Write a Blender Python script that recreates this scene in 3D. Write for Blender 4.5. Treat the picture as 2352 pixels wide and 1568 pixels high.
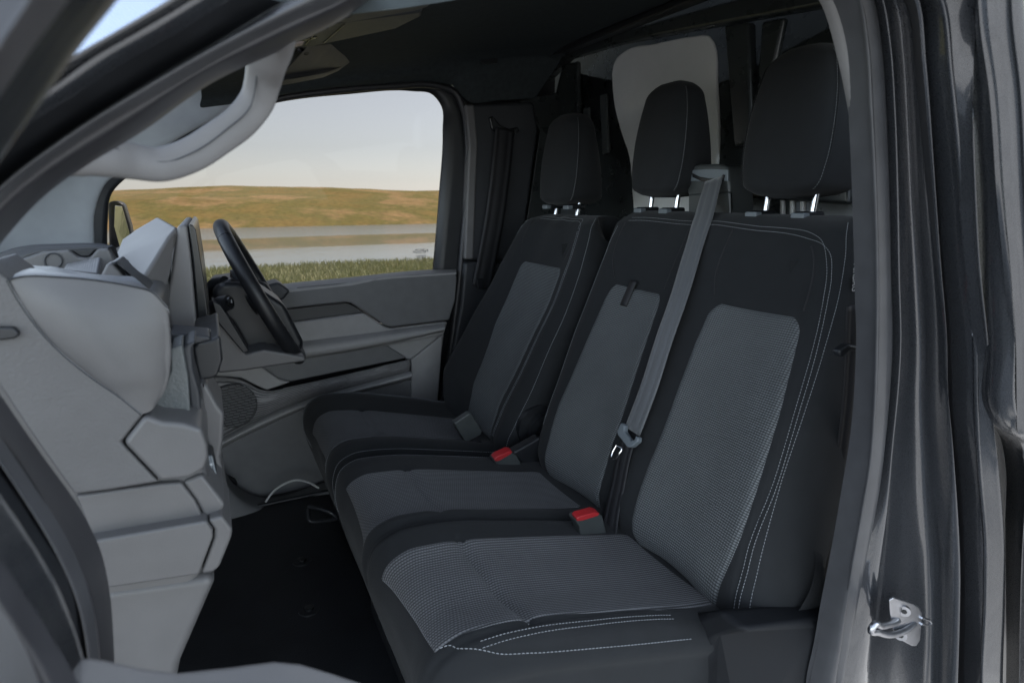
import bpy, math, random
import numpy as np
from mathutils import Vector, Matrix
random.seed(7); np.random.seed(7)
for o in list(bpy.data.objects): bpy.data.objects.remove(o)
SC = bpy.context.scene
COL = SC.collection
rad = math.radians
# ------------------------------------------------------------------ camera
IW, IH, FPX = 2352.0, 1568.0, 1350.0          # measuring frame of the photograph
VPX, VPY = 470.0, 455.0                         # where lines running across the van vanish
YAW = math.atan2(IW/2-VPX, math.hypot(FPX, IH/2-VPY)); PIT = math.atan2(IH/2-VPY, FPX)
CF = np.array([math.sin(YAW)*math.cos(PIT), math.cos(YAW)*math.cos(PIT), -math.sin(PIT)])
CR = np.array([math.cos(YAW), -math.sin(YAW), 0.0]); CU = np.cross(CR, CF)
CAM = np.array([-1.022, -0.813, 0.887])
cd = bpy.data.cameras.new('camera'); cam = bpy.data.objects.new('camera', cd); COL.objects.link(cam)
cam.location = CAM
cam.rotation_euler = Matrix((CR, CU, -CF)).transposed().to_euler()
cd.sensor_width = 36; cd.lens = FPX/IW*36; cd.clip_start = 0.02; cd.clip_end = 5000
cd.dof.use_dof = True; cd.dof.focus_distance = 1.25; cd.dof.aperture_fstop = 7.0
SC.camera = cam
# ------------------------------------------------------------------ sky and sun
SUN_EL, SUN_AZ = 45.0, 62.0                    # azimuth: compass bearing with +Y as north
w = bpy.data.worlds.new('World'); SC.world = w; w.use_nodes = True
nt = w.node_tree; bg = nt.nodes['Background']
sky = nt.nodes.new('ShaderNodeTexSky'); sky.sky_type = 'NISHITA'; sky.sun_disc = False
sky.sun_elevation = rad(SUN_EL); sky.sun_rotation = rad(SUN_AZ); sky.dust_density = 0.35; sky.air_density = 1.0
hs = nt.nodes.new('ShaderNodeHueSaturation'); hs.inputs['Saturation'].default_value = 0.34
nt.links.new(sky.outputs[0], hs.inputs['Color']); tn = nt.nodes.new('ShaderNodeMix'); tn.data_type = 'RGBA'; tn.blend_type = 'MULTIPLY'; tn.inputs[0].default_value = 1; tn.inputs[7].default_value = (.94, 1.0, 1.045, 1)
nt.links.new(hs.outputs[0], tn.inputs[6]); nt.links.new(tn.outputs[2], bg.inputs[0])
bg.inputs[1].default_value = 0.15
sl = bpy.data.lights.new('sun', 'SUN'); sun = bpy.data.objects.new('sun', sl); COL.objects.link(sun)
sl.energy = 5.0; sl.angle = rad(8); sl.color = (1.0, 0.96, 0.91)
sd = Vector((math.sin(rad(SUN_AZ))*math.cos(rad(SUN_EL)), math.cos(rad(SUN_AZ))*math.cos(rad(SUN_EL)), math.sin(rad(SUN_EL))))
sun.rotation_euler = (-sd).to_track_quat('-Z', 'Y').to_euler()
SC.view_settings.view_transform = 'Standard'; SC.view_settings.look = 'None'
SC.view_settings.exposure = 2.15; SC.view_settings.gamma = 1.0
SC.render.engine = 'CYCLES'
SC.cycles.max_bounces = 10; SC.cycles.diffuse_bounces = 5; SC.cycles.glossy_bounces = 4; SC.cycles.transparent_max_bounces = 16

# ------------------------------------------------------------------ helpers
def V(p): return np.array(p, float)
def ray(x, y): return (x-IW/2)/FPX*CR + (IH/2-y)/FPX*CU + CF
def at(x, y, X=None, Y=None, Z=None):
    """point of the van seen at a measured place of the photograph, on a known plane of the van"""
    r = ray(x, y)
    if X is not None: t = (X-CAM[0])/r[0]
    elif Y is not None: t = (Y-CAM[1])/r[1]
    else: t = (Z-CAM[2])/r[2]
    return CAM + t*r
class Spl:
    """cubic Hermite through points; keyed by given params or by chord length scaled to 0..1"""
    def __init__(s, pts, keys=None):
        s.p = np.array(pts, float)
        if s.p.ndim == 1: s.p = s.p[:, None]
        if keys is None:
            dd = np.linalg.norm(np.diff(s.p, axis=0), axis=1); k = np.concatenate([[0], np.cumsum(dd)]); keys = k/k[-1]
        s.k = np.array(keys, float); n = len(s.k); m = np.zeros_like(s.p)
        sl = np.diff(s.p, axis=0)/np.diff(s.k)[:, None]
        m[0] = sl[0]; m[-1] = sl[-1]
        for i in range(1, n-1):
            h0, h1 = s.k[i]-s.k[i-1], s.k[i+1]-s.k[i]
            m[i] = (sl[i-1]*h1+sl[i]*h0)/(h0+h1)
        s.m = m
    def __call__(s, u):
        u = np.clip(np.atleast_1d(np.asarray(u, float)), s.k[0], s.k[-1])
        i = np.clip(np.searchsorted(s.k, u, side='right')-1, 0, len(s.k)-2)
        h = (s.k[i+1]-s.k[i]); x = ((u-s.k[i])/h)[:, None]; h = h[:, None]
        return ((2*x**3-3*x**2+1)*s.p[i]+(x**3-2*x**2+x)*h*s.m[i]+(-2*x**3+3*x**2)*s.p[i+1]+(x**3-x**2)*h*s.m[i+1])
def lin(keys, vals):
    k = np.array(keys, float); v = np.array(vals, float)
    if k[0] > k[-1]: k, v = k[::-1], v[::-1]
    return lambda t: np.interp(t, k, v)
def tag(o, label=None, cat=None, group=None, kind=None):
    if label: o['label'] = label
    if cat: o['category'] = cat
    if group: o['group'] = group
    if kind: o['kind'] = kind
    return o
def thing(name, label, cat, loc=(0, 0, 0), group=None):
    o = bpy.data.objects.new(name, None); COL.objects.link(o); o.location = loc; o.empty_display_size = 0.05
    return tag(o, label, cat, group)
def obj(name, verts, faces, mat, parent=None, uv=None, smooth=True, bevel=0, seg=2, sub=0, solid=0, solid_off=-1, angle=None):
    me = bpy.data.meshes.new(name)
    me.from_pydata([tuple(map(float, v)) for v in verts], [], [tuple(int(i) for i in f) for f in faces])
    me.update()
    if uv is not None:
        l = me.uv_layers.new(name='UVMap'); vi = np.zeros(len(me.loops), int); me.loops.foreach_get('vertex_index', vi)
        l.data.foreach_set('uv', np.array(uv, float)[vi].ravel())
    me.materials.append(mat)
    if smooth: me.polygons.foreach_set('use_smooth', [True]*len(me.polygons))
    o = bpy.data.objects.new(name, me); COL.objects.link(o)
    if parent:
        o.parent = parent; o.matrix_parent_inverse = Matrix.Translation(-Vector(parent.location)) if parent.parent is None else Matrix.Identity(4)
        if parent.parent is not None and parent.type == 'MESH': o.matrix_parent_inverse = Matrix.Identity(4)
    if solid:
        m = o.modifiers.new('solid', 'SOLIDIFY'); m.thickness = solid; m.offset = solid_off
    if bevel:
        m = o.modifiers.new('bevel', 'BEVEL'); m.width = bevel; m.segments = seg; m.limit_method = 'ANGLE'; m.angle_limit = rad(angle or 30); m.harden_normals = True
    if sub:
        m = o.modifiers.new('sub', 'SUBSURF'); m.levels = sub; m.render_levels = sub
    return o
def grid_faces(nr, nc, close_c=False, close_r=False):
    f = []
    for i in range(nr if close_r else nr-1):
        for j in range(nc if close_c else nc-1):
            a = i*nc+j; b = i*nc+(j+1) % nc; c = ((i+1) % nr)*nc+(j+1) % nc; d = ((i+1) % nr)*nc+j
            f.append((a, b, c, d))
    return f
def smooth_flat(o, ang=35):
    """smooth only over soft edges"""
    me = o.data
    try: me.set_sharp_from_angle(angle=rad(ang))
    except Exception: pass
    return o
def rail(pts, n=40, X=None, Y=None, Z=None):
    """measured polyline -> n smooth points on a plane; points may carry their own Y as third value"""
    P = [at(p[0], p[1], Y=p[2]) if len(p) > 2 else at(p[0], p[1], X=X, Y=Y, Z=Z) for p in pts]
    return Spl(P)(np.linspace(0, 1, n))
def loft(name, rails, mat, parent=None, across=1, sm=True, solid=0, uvs=1.0, ang=None, **k):
    R = np.array(rails)                        # m x n x 3
    m, n, _ = R.shape
    if across > 1:
        keys = np.arange(m); uu = np.linspace(0, m-1, (m-1)*across+1)
        R = np.stack([Spl(R[:, j], keys)(uu) for j in range(n)], 1)
        m = R.shape[0]
    verts = R.reshape(-1, 3)
    du = np.concatenate([[0], np.cumsum(np.linalg.norm(np.diff(R[:, n//2], axis=0), axis=1))])
    dv = np.concatenate([[0], np.cumsum(np.linalg.norm(np.diff(R[m//2], axis=0), axis=1))])
    uv = np.stack([np.repeat(du, n), np.tile(dv, m)], 1)*uvs
    o = obj(name, verts, grid_faces(m, n), mat, parent, uv=uv, smooth=sm, solid=solid, **k)
    if ang: smooth_flat(o, ang)
    return o
def tube(name, path, r, mat, parent=None, n=14, k=None, flat=1.0, up=None, cap=True, samples=None, **kw):
    """swept tube; r may be a list along the path; flat squashes across the second axis"""
    P = np.array(path, float)
    if samples:
        rr = np.interp(np.linspace(0, 1, samples), np.linspace(0, 1, len(np.atleast_1d(r))), np.atleast_1d(r)) if np.ndim(r) else np.full(samples, r)
        P = Spl(P)(np.linspace(0, 1, samples))
    else: rr = np.array(r, float) if np.ndim(r) else np.full(len(P), r)
    T = np.gradient(P, axis=0); T /= np.linalg.norm(T, axis=1)[:, None]
    upv = V(up if up is not None else (0, 0, 1)); ref = None; vs = []
    for i in range(len(P)):
        if ref is None:
            a = np.cross(T[i], upv)
            if np.linalg.norm(a) < 1e-4: a = np.cross(T[i], V((0, 1, 0)))
        else: a = ref - T[i]*(ref@T[i])
        a = a/np.linalg.norm(a); ref = a; b = np.cross(a, T[i])
        for j in range(n):
            th = 2*math.pi*j/n
            vs.append(P[i]+rr[i]*(a*math.cos(th)+b*math.sin(th)*flat))
    f = grid_faces(len(P), n, close_c=True)
    if cap: f += [tuple(range(n))[::-1], tuple((len(P)-1)*n+j for j in range(n))]
    if name is None: return vs, f
    o = obj(name, vs, f, mat, parent, **kw); smooth_flat(o, 50); return o
def prism(name, pts, ext, mat, parent=None, bevel=0.003, seg=3, **kw):
    """closed polygon of 3D points, extruded by a vector"""
    P = [V(p) for p in pts]; e = V(ext); n = len(P)
    a = P; b = [p+e for p in P]
    f = [tuple(range(n)), tuple(range(2*n-1, n-1, -1))]+[(i, i+n, (i+1) % n+n, (i+1) % n) for i in range(n)]
    nrm = np.zeros(3)
    for i in range(n): nrm += np.cross(P[i], P[(i+1) % n])
    if nrm@e > 0: f = [x[::-1] for x in f]
    f = [x[::-1] for x in f] if nrm@e > 0 else f
    o = obj(name, a+b, f, mat, parent, bevel=bevel, seg=seg, **kw)
    import bmesh
    bm = bmesh.new(); bm.from_mesh(o.data); bmesh.ops.recalc_face_normals(bm, faces=bm.faces); bm.to_mesh(o.data); bm.free()
    smooth_flat(o, 40); return o
def panel(name, px, Y, depth, mat, parent=None, bevel=0.004, seg=3, curve=0, **kw):
    """trim panel whose outline is measured on plane Y; it reaches `depth` behind that plane"""
    pts = [at(p[0], p[1], Y=p[2] if len(p) > 2 else Y) for p in px]
    if curve:
        pts = list(Spl(pts+[pts[0]])(np.linspace(0, 1, curve, endpoint=False)))
    return prism(name, pts, (0, depth, 0), mat, parent, bevel, seg, **kw)
def box(name, c, s, mat, parent=None, rot=None, bevel=0.004, seg=3, **kw):
    c = V(c); s = V(s)/2; M = np.array(rot.to_3x3()) if rot is not None else np.eye(3)
    vs = [c+M@(s*V((a, b, d))) for a in (-1, 1) for b in (-1, 1) for d in (-1, 1)]
    f = [(0, 1, 3, 2), (4, 6, 7, 5), (0, 4, 5, 1), (2, 3, 7, 6), (0, 2, 6, 4), (1, 5, 7, 3)]
    o = obj(name, vs, f, mat, parent, bevel=bevel, seg=seg, **kw); smooth_flat(o, 40); return o
def merge(parts):
    vs, fs = [], []
    for v, f in parts:
        k = len(vs); vs += list(v); fs += [tuple(i+k for i in x) for x in f]
    return vs, fs

# ------------------------------------------------------------------ materials
def M(name, col=(.5, .5, .5), rough=.5, metal=0, spec=.5, coat=0, sheen=0, noise=0, nscale=60, bump=0, bscale=400, bdist=.001, bdetail=2, coords='Object'):
    m = bpy.data.materials.new(name); m.use_nodes = True; t = m.node_tree; b = t.nodes['Principled BSDF']
    b.inputs['Base Color'].default_value = (*col, 1); b.inputs['Roughness'].default_value = rough; b.inputs['Metallic'].default_value = metal
    b.inputs['Specular IOR Level'].default_value = spec; b.inputs['Coat Weight'].default_value = coat; b.inputs['Coat Roughness'].default_value = .05; b.inputs['Coat IOR'].default_value = 1.65 if coat >= 1 else 1.5
    if sheen: b.inputs['Sheen Weight'].default_value = sheen; b.inputs['Sheen Roughness'].default_value = .5
    tc = t.nodes.new('ShaderNodeTexCoord')
    if noise:
        n = t.nodes.new('ShaderNodeTexNoise'); n.inputs['Scale'].default_value = nscale; n.inputs['Detail'].default_value = 6
        t.links.new(tc.outputs[coords], n.inputs['Vector'])
        r = t.nodes.new('ShaderNodeValToRGB'); e = r.color_ramp.elements
        e[0].position = .3; e[1].position = .7
        e[0].color = (*[c*(1-noise) for c in col], 1); e[1].color = (*[min(1, c*(1+noise)) for c in col], 1)
        t.links.new(n.outputs['Fac'], r.inputs[0]); t.links.new(r.outputs[0], b.inputs['Base Color'])
        mr = t.nodes.new('ShaderNodeMapRange'); mr.inputs['To Min'].default_value = rough*.85; mr.inputs['To Max'].default_value = min(1, rough*1.15)
        t.links.new(n.outputs['Fac'], mr.inputs['Value']); t.links.new(mr.outputs[0], b.inputs['Roughness'])
    if bump:
        n2 = t.nodes.new('ShaderNodeTexNoise'); n2.inputs['Scale'].default_value = bscale; n2.inputs['Detail'].default_value = bdetail
        t.links.new(tc.outputs[coords], n2.inputs['Vector'])
        bp = t.nodes.new('ShaderNodeBump'); bp.inputs['Strength'].default_value = bump; bp.inputs['Distance'].default_value = bdist
        t.links.new(n2.outputs['Fac'], bp.inputs['Height']); t.links.new(bp.outputs[0], b.inputs['Normal'])
    return m
def mnode(t, op, a, b=None, c=None):
    n = t.nodes.new('ShaderNodeMath'); n.operation = op
    for i, x in enumerate((a, b, c)):
        if x is None: continue
        if isinstance(x, (int, float)): n.inputs[i].default_value = x
        else: t.links.new(x, n.inputs[i])
    return n.outputs[0]
def weave(name, pu, pv, dark, light, bump=.6, stag=0.5, tick=.55, cont=.3):
    """woven cloth: rows of short raised threads, staggered, measured in metres by UV"""
    m = M(name, dark, .9, spec=.15, sheen=.05); t = m.node_tree; b = t.nodes['Principled BSDF']
    uvn = t.nodes.new('ShaderNodeUVMap'); sp = t.nodes.new('ShaderNodeSeparateXYZ'); t.links.new(uvn.outputs[0], sp.inputs[0])
    v = mnode(t, 'DIVIDE', sp.outputs[1], pv); row = mnode(t, 'FLOOR', v)
    u = mnode(t, 'ADD', mnode(t, 'DIVIDE', sp.outputs[0], pu), mnode(t, 'MULTIPLY', row, stag))
    fu = mnode(t, 'ABSOLUTE', mnode(t, 'SUBTRACT', mnode(t, 'FRACT', u), .5))
    fv = mnode(t, 'ABSOLUTE', mnode(t, 'SUBTRACT', mnode(t, 'FRACT', v), .5))
    hu = mnode(t, 'SMOOTHSTEP', 0, 1, 0) if False else None
    mu = t.nodes.new('ShaderNodeMapRange'); mu.interpolation_type = 'SMOOTHSTEP'
    mu.inputs['From Min'].default_value = .5; mu.inputs['From Max'].default_value = .5-tick*.55; t.links.new(fu, mu.inputs['Value'])
    mv = t.nodes.new('ShaderNodeMapRange'); mv.interpolation_type = 'SMOOTHSTEP'
    mv.inputs['From Min'].default_value = .48; mv.inputs['From Max'].default_value = .12; t.links.new(fv, mv.inputs['Value'])
    h = mnode(t, 'MULTIPLY', mnode(t, 'ADD', mnode(t, 'MULTIPLY', mu.outputs[0], 1-cont), cont), mv.outputs[0])
    tc = t.nodes.new('ShaderNodeTexCoord'); nz = t.nodes.new('ShaderNodeTexNoise'); nz.inputs['Scale'].default_value = 900; t.links.new(tc.outputs['Object'], nz.inputs['Vector'])
    nb = t.nodes.new('ShaderNodeTexNoise'); nb.inputs['Scale'].default_value = 14; nb.inputs['Detail'].default_value = 4; t.links.new(tc.outputs['Object'], nb.inputs['Vector'])
    h2 = mnode(t, 'MULTIPLY', h, mnode(t, 'ADD', mnode(t, 'ADD', mnode(t, 'MULTIPLY', nz.outputs['Fac'], .7), mnode(t, 'MULTIPLY', nb.outputs['Fac'], .25)), .18))
    mx = t.nodes.new('ShaderNodeMix'); mx.data_type = 'RGBA'; mx.inputs[6].default_value = (*dark, 1); mx.inputs[7].default_value = (*light, 1)
    t.links.new(h2, mx.inputs[0]); t.links.new(mx.outputs[2], b.inputs['Base Color'])
    bp = t.nodes.new('ShaderNodeBump'); bp.inputs['Strength'].default_value = bump; bp.inputs['Distance'].default_value = .0012
    t.links.new(h, bp.inputs['Height']); t.links.new(bp.outputs[0], b.inputs['Normal'])
    return m
def glass(name, tint=(.8, .85, .85), refl=.08):
    m = bpy.data.materials.new(name); m.use_nodes = True; t = m.node_tree
    for n in list(t.nodes): t.nodes.remove(n)
    out = t.nodes.new('ShaderNodeOutputMaterial'); tr = t.nodes.new('ShaderNodeBsdfTransparent'); tr.inputs[0].default_value = (*tint, 1)
    gl = t.nodes.new('ShaderNodeBsdfGlossy'); gl.inputs['Roughness'].default_value = .02
    fr = t.nodes.new('ShaderNodeFresnel'); fr.inputs[0].default_value = 1.18
    mx = t.nodes.new('ShaderNodeMixShader'); t.links.new(fr.outputs[0], mx.inputs[0]); t.links.new(tr.outputs[0], mx.inputs[1]); t.links.new(gl.outputs[0], mx.inputs[2]); t.links.new(mx.outputs[0], out.inputs[0])
    return m
MT = dict(
 cloth=M('black seat cloth', (.0185, .0198, .0214), .95, spec=.12, sheen=.06, noise=.08, nscale=35, bump=.35, bscale=1400, bdist=.0006),
 weave_back=weave('woven seat back cloth', .0048, .0041, (.029, .0315, .0330), (.215, .228, .235), stag=0.0, tick=.6, cont=.35),
 weave_seat=weave('woven seat cushion cloth', .0046, .0058, (.032, .0325, .0345), (.275, .278, .286), stag=.5, tick=.8, cont=.5),  # lighter than the backrest weave, stands in for light on cushion tops
 thread=M('grey stitching thread', (.27, .285, .30), .7),
 trim=M('grey moulded trim', (.082, .0815, .083), .42, spec=.5, noise=.06, nscale=30, bump=.25, bscale=700, bdist=.0006),
 trim_grain=M('leather grained grey trim', (.074, .0735, .075), .5, spec=.45, noise=.06, nscale=30, bump=.5, bscale=330, bdist=.0012, bdetail=2),
 trim_dark=M('dark grey moulded trim', (.032, .034, .038), .48, spec=.4, noise=.08, nscale=30, bump=.25, bscale=700, bdist=.0006),
 trim_light=M('pale grey pillar trim', (.33, .345, .355), .55, spec=.35, noise=.05, nscale=25, bump=.2, bscale=600, bdist=.0006),
 trim_mid=M('mid grey handle moulding', (.135, .132, .132), .5, spec=.4, noise=.05, nscale=25, bump=.15, bscale=600, bdist=.0005),
 door_trim=M('warm grey door moulding', (.27, .265, .262), .55, spec=.4, noise=.06, nscale=30, bump=.25, bscale=700, bdist=.0006),
 door_dark=M('darker grey door moulding', (.12, .121, .123), .5, spec=.4, noise=.06, nscale=30, bump=.25, bscale=700, bdist=.0006),
 base=M('matt black seat base', (.010, .011, .013), .7, spec=.2, noise=.1, nscale=30),
 satin=M('satin black plastic', (.045, .050, .050), .42, spec=.5, noise=.1, nscale=40),
 niche=M('pebbled niche lining', (.085, .094, .096), .45, spec=.5, noise=.05, nscale=300, bump=.5, bscale=420, bdist=.0012),
 black=M('black plastic', (.012, .013, .015), .42, spec=.45, noise=.15, nscale=40, bump=.15, bscale=900, bdist=.0004),
 gloss=M('smooth black plastic', (.010, .011, .012), .25, spec=.5),
 rubber=M('black rubber seal', (.026, .026, .029), .42, spec=.5, noise=.15, nscale=50),
 seal=M('grey rubber lip', (.050, .051, .055), .36, spec=.55, noise=.1, nscale=40),
 liner=M('dark roof lining', (.040, .047, .049), .95, spec=.1, noise=.15, nscale=60, bump=.3, bscale=1200, bdist=.0006),
 paint=M('dark grey metallic paint', (.058, .062, .070), .28, metal=.65, spec=.5, coat=1.0, noise=.12, nscale=900),
 paint_in=M('dark painted inner body', (.022, .023, .027), .30, metal=.3, spec=.5, coat=.4, noise=.12, nscale=600),
 bulk=M('dark painted bulkhead', (.030, .034, .034), .28, spec=.6, noise=.1, nscale=20),
 bulk_light=M('grey bulkhead panel', (.66, .66, .64), .25, spec=.5, noise=.06, nscale=8),
 chrome=M('bright steel', (.72, .72, .72), .16, metal=1),
 zinc=M('zinc plated steel', (.42, .43, .46), .30, metal=1, noise=.08, nscale=80),
 red=M('red buckle button', (.36, .018, .022), .4),
 belt=M('grey belt webbing', (.085, .09, .096), .5, spec=.5, sheen=.3, bump=.4, bscale=1500, bdist=.0005),
 belt_black=M('black belt webbing', (.014, .014, .016), .6, spec=.4),
 tongue=M('grey plastic belt tongue', (.13, .15, .165), .42),
 glass=glass('side glass tinted to dim view', (.134, .124, .120)),  # tint deeper than real glass, darkens the bright view outside
 screen=glass('windscreen glass', (.90, .92, .93)),
 dim_band=glass('dimming windscreen band', (.26, .295, .37)),
 mirror=M('mirror glass', (.8, .82, .82), .03, metal=1),
 ink=M('grey print on glass', (.05, .06, .07), .8),
 white=M('white cable', (.45, .45, .44), .5),
 label=M('black cloth label', (.02, .02, .022), .8),
 ltext=M('white woven lettering', (.35, .35, .35), .8),
 lens=M('ribbed lamp lens', (.42, .34, .33), .25, spec=.6),
 mat=M('black rubber floor mat', (.012, .013, .015), .45, spec=.4, noise=.3, nscale=14, bump=.5, bscale=250, bdist=.0012),
)
def stripes(name, col, pu, depth, col2):
    """moulded trim with fine broken ribs along its length"""
    m = M(name, col, .5, spec=.4); t = m.node_tree; b = t.nodes['Principled BSDF']
    uvn = t.nodes.new('ShaderNodeUVMap'); sp = t.nodes.new('ShaderNodeSeparateXYZ'); t.links.new(uvn.outputs[0], sp.inputs[0])
    nz = t.nodes.new('ShaderNodeTexNoise'); nz.inputs['Scale'].default_value = 1.0
    cb = t.nodes.new('ShaderNodeCombineXYZ'); t.links.new(mnode(t, 'MULTIPLY', sp.outputs[0], 12), cb.inputs[0]); t.links.new(mnode(t, 'FLOOR', mnode(t, 'DIVIDE', sp.outputs[1], pu)), cb.inputs[1]); t.links.new(cb.outputs[0], nz.inputs['Vector'])
    fv = mnode(t, 'ABSOLUTE', mnode(t, 'SUBTRACT', mnode(t, 'FRACT', mnode(t, 'DIVIDE', sp.outputs[1], pu)), .5))
    mr = t.nodes.new('ShaderNodeMapRange'); mr.interpolation_type = 'SMOOTHSTEP'; mr.inputs['From Min'].default_value = .40; mr.inputs['From Max'].default_value = .25; t.links.new(fv, mr.inputs['Value'])
    gate = t.nodes.new('ShaderNodeMapRange'); gate.inputs['From Min'].default_value = .40; gate.inputs['From Max'].default_value = .50; t.links.new(nz.outputs['Fac'], gate.inputs['Value'])
    h = mnode(t, 'MAXIMUM', mr.outputs[0], mnode(t, 'SUBTRACT', 1, gate.outputs[0]))
    mx = t.nodes.new('ShaderNodeMix'); mx.data_type = 'RGBA'; mx.inputs[6].default_value = (*col2, 1); mx.inputs[7].default_value = (*col, 1); t.links.new(h, mx.inputs[0]); t.links.new(mx.outputs[2], b.inputs['Base Color'])
    bp = t.nodes.new('ShaderNodeBump'); bp.inputs['Strength'].default_value = .8; bp.inputs['Distance'].default_value = depth; t.links.new(h, bp.inputs['Height']); t.links.new(bp.outputs[0], b.inputs['Normal'])
    return m
MT['ribbed'] = stripes('finely ribbed grey trim', (.20, .195, .195), .0062, .0025, (.05, .05, .05))
# ------------------------------------------------------------------ landscape (the van stands on a slight cross slope)
TILT = Matrix.Translation(Vector(CAM)) @ Matrix.Rotation(rad(-1.35), 4, 'X') @ Matrix.Translation(-Vector(CAM))
GZ, WZ = -0.66, -1.75
def land(name, x0, x1, nx, ys, hf, mat):
    xs = np.linspace(x0, x1, nx); vs = [(x, y, hf(x, y)) for y in ys for x in xs]
    o = obj(name, vs, grid_faces(len(ys), nx), mat); o.matrix_world = TILT; tag(o, kind='structure'); return o
def vnoise(x, y, s, seed=0):
    return (math.sin(x/s*1.7+seed)+math.sin(y/s*2.1+seed*2.3+x/s*.6)+math.sin((x+y)/s*1.1+seed*1.7))/3
def shore_y(x): return 19.5+1.2*vnoise(x, 3, 9, 1)+.5*vnoise(x, 0, 2.6, 4)
def ground_h(x, y):
    s = shore_y(x); k = min(max((y-s+2.5)/5.0, 0), 1)
    return GZ + .05*vnoise(x, y, 1.7) - k*k*(3-2*k)*1.6
def veg(name, cols, scale, stretch=(1, 1, 1), rough=.95, detail=8):
    m = M(name, cols[0], rough, spec=.15); t = m.node_tree; b = t.nodes['Principled BSDF']
    tc = t.nodes.new('ShaderNodeTexCoord'); mp = t.nodes.new('ShaderNodeMapping'); mp.inputs['Scale'].default_value = stretch
    t.links.new(tc.outputs['Object'], mp.inputs['Vector'])
    n = t.nodes.new('ShaderNodeTexNoise'); n.inputs['Scale'].default_value = scale; n.inputs['Detail'].default_value = detail; n.inputs['Roughness'].default_value = .62; t.links.new(mp.outputs[0], n.inputs['Vector'])
    r = t.nodes.new('ShaderNodeValToRGB'); e = r.color_ramp.elements
    while len(e) < len(cols): e.new(.5)
    for i, c in enumerate(cols): e[i].position = .30+.40*i/(len(cols)-1); e[i].color = (*c, 1)
    t.links.new(n.outputs['Fac'], r.inputs[0])
    n2 = t.nodes.new('ShaderNodeTexNoise'); n2.inputs['Scale'].default_value = scale*22; n2.inputs['Detail'].default_value = 5; t.links.new(mp.outputs[0], n2.inputs['Vector'])
    mr = t.nodes.new('ShaderNodeMapRange'); mr.inputs['To Min'].default_value = .45; mr.inputs['To Max'].default_value = 1.5; t.links.new(n2.outputs['Fac'], mr.inputs['Value'])
    mx = t.nodes.new('ShaderNodeVectorMath'); mx.operation = 'SCALE'; t.links.new(r.outputs[0], mx.inputs[0]); t.links.new(mr.outputs[0], mx.inputs['Scale'])
    t.links.new(mx.outputs[0], b.inputs['Base Color']); return m
mt_grass = veg('meadow grass', [(.15, .165, .075), (.25, .25, .125), (.33, .31, .17)], .8)
mt_moor = veg('moorland slope', [(.15, .145, .045), (.34, .235, .075), (.24, .205, .060), (.46, .30, .13), (.30, .215, .075)], .085, (.5, .34, 1))
ys = list(np.linspace(-60, 0, 14))+list(np.linspace(1, 30, 60))
mt_gravel = veg('pale gravel', [(.13, .130, .130), (.18, .180, .180), (.23, .230, .230)], 6)
land('gravel_track', -70, 70, 29, [-30, -15, -8, -4, 0, 3.2], lambda x, y: GZ+.055, mt_gravel)
land('ground', -70, 70, 141, ys, ground_h, mt_grass)
# far ground skirt: hillside beyond the lake
def hill_h(x, y):
    d = (y-128)/260.0
    if d < 0: return WZ-1+.0*x
    top = 15.2+1.1*math.sin(x/46+1.0)+.8*math.sin(x/19+.4)+.6*math.sin(x/83)
    return WZ-.4+(top)*(1-math.exp(-2.6*d))/(1-math.exp(-2.6)) + .55*vnoise(x, y, 17, 2)*min(1, d*6) + .25*vnoise(x, y, 5, 5)*min(1, d*6)
hy = [120, 127.9]+list(128+260*np.linspace(0, 1, 90)**1.3)+[460, 700]
def hill_all(x, y):
    if y > 388: return hill_h(x, 388)-(y-388)*.05
    return hill_h(x, y)
land('far_hillside', -420, 420, 240, hy, hill_all, mt_moor)
# lake: ruffled far out, calm in the middle
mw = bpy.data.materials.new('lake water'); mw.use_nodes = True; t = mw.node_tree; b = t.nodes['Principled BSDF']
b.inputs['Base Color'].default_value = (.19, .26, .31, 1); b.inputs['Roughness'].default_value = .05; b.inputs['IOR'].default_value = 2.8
tc = t.nodes.new('ShaderNodeTexCoord'); sp = t.nodes.new('ShaderNodeSeparateXYZ'); t.links.new(tc.outputs['Object'], sp.inputs[0])
mpw = t.nodes.new('ShaderNodeMapping'); mpw.inputs['Scale'].default_value = (.02, .07, 1); t.links.new(tc.outputs['Object'], mpw.inputs['Vector'])
nw = t.nodes.new('ShaderNodeTexNoise'); nw.inputs['Scale'].default_value = 1; nw.inputs['Detail'].default_value = 5; t.links.new(mpw.outputs[0], nw.inputs['Vector'])
yy = mnode(t, 'ADD', sp.outputs[1], mnode(t, 'MULTIPLY', mnode(t, 'SUBTRACT', nw.outputs['Fac'], .5), 26))
m1 = t.nodes.new('ShaderNodeMapRange'); m1.interpolation_type = 'SMOOTHSTEP'; m1.inputs['From Min'].default_value = 66; m1.inputs['From Max'].default_value = 72; m1.inputs['To Max'].default_value = 1; t.links.new(yy, m1.inputs['Value'])
m2 = t.nodes.new('ShaderNodeMapRange'); m2.interpolation_type = 'SMOOTHSTEP'; m2.inputs['From Min'].default_value = 50; m2.inputs['From Max'].default_value = 46; m2.inputs['To Max'].default_value = .8; t.links.new(yy, m2.inputs['Value'])
ruf = mnode(t, 'MAXIMUM', m1.outputs[0], m2.outputs[0])
t.links.new(mnode(t, 'ADD', mnode(t, 'MULTIPLY', ruf, .12), .02), b.inputs['Roughness'])
mpr = t.nodes.new('ShaderNodeMapping'); mpr.inputs['Scale'].default_value = (.5, 1.6, 1); t.links.new(tc.outputs['Object'], mpr.inputs['Vector'])
nr = t.nodes.new('ShaderNodeTexNoise'); nr.inputs['Scale'].default_value = .8; nr.inputs['Detail'].default_value = 4; t.links.new(mpr.outputs[0], nr.inputs['Vector'])
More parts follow.
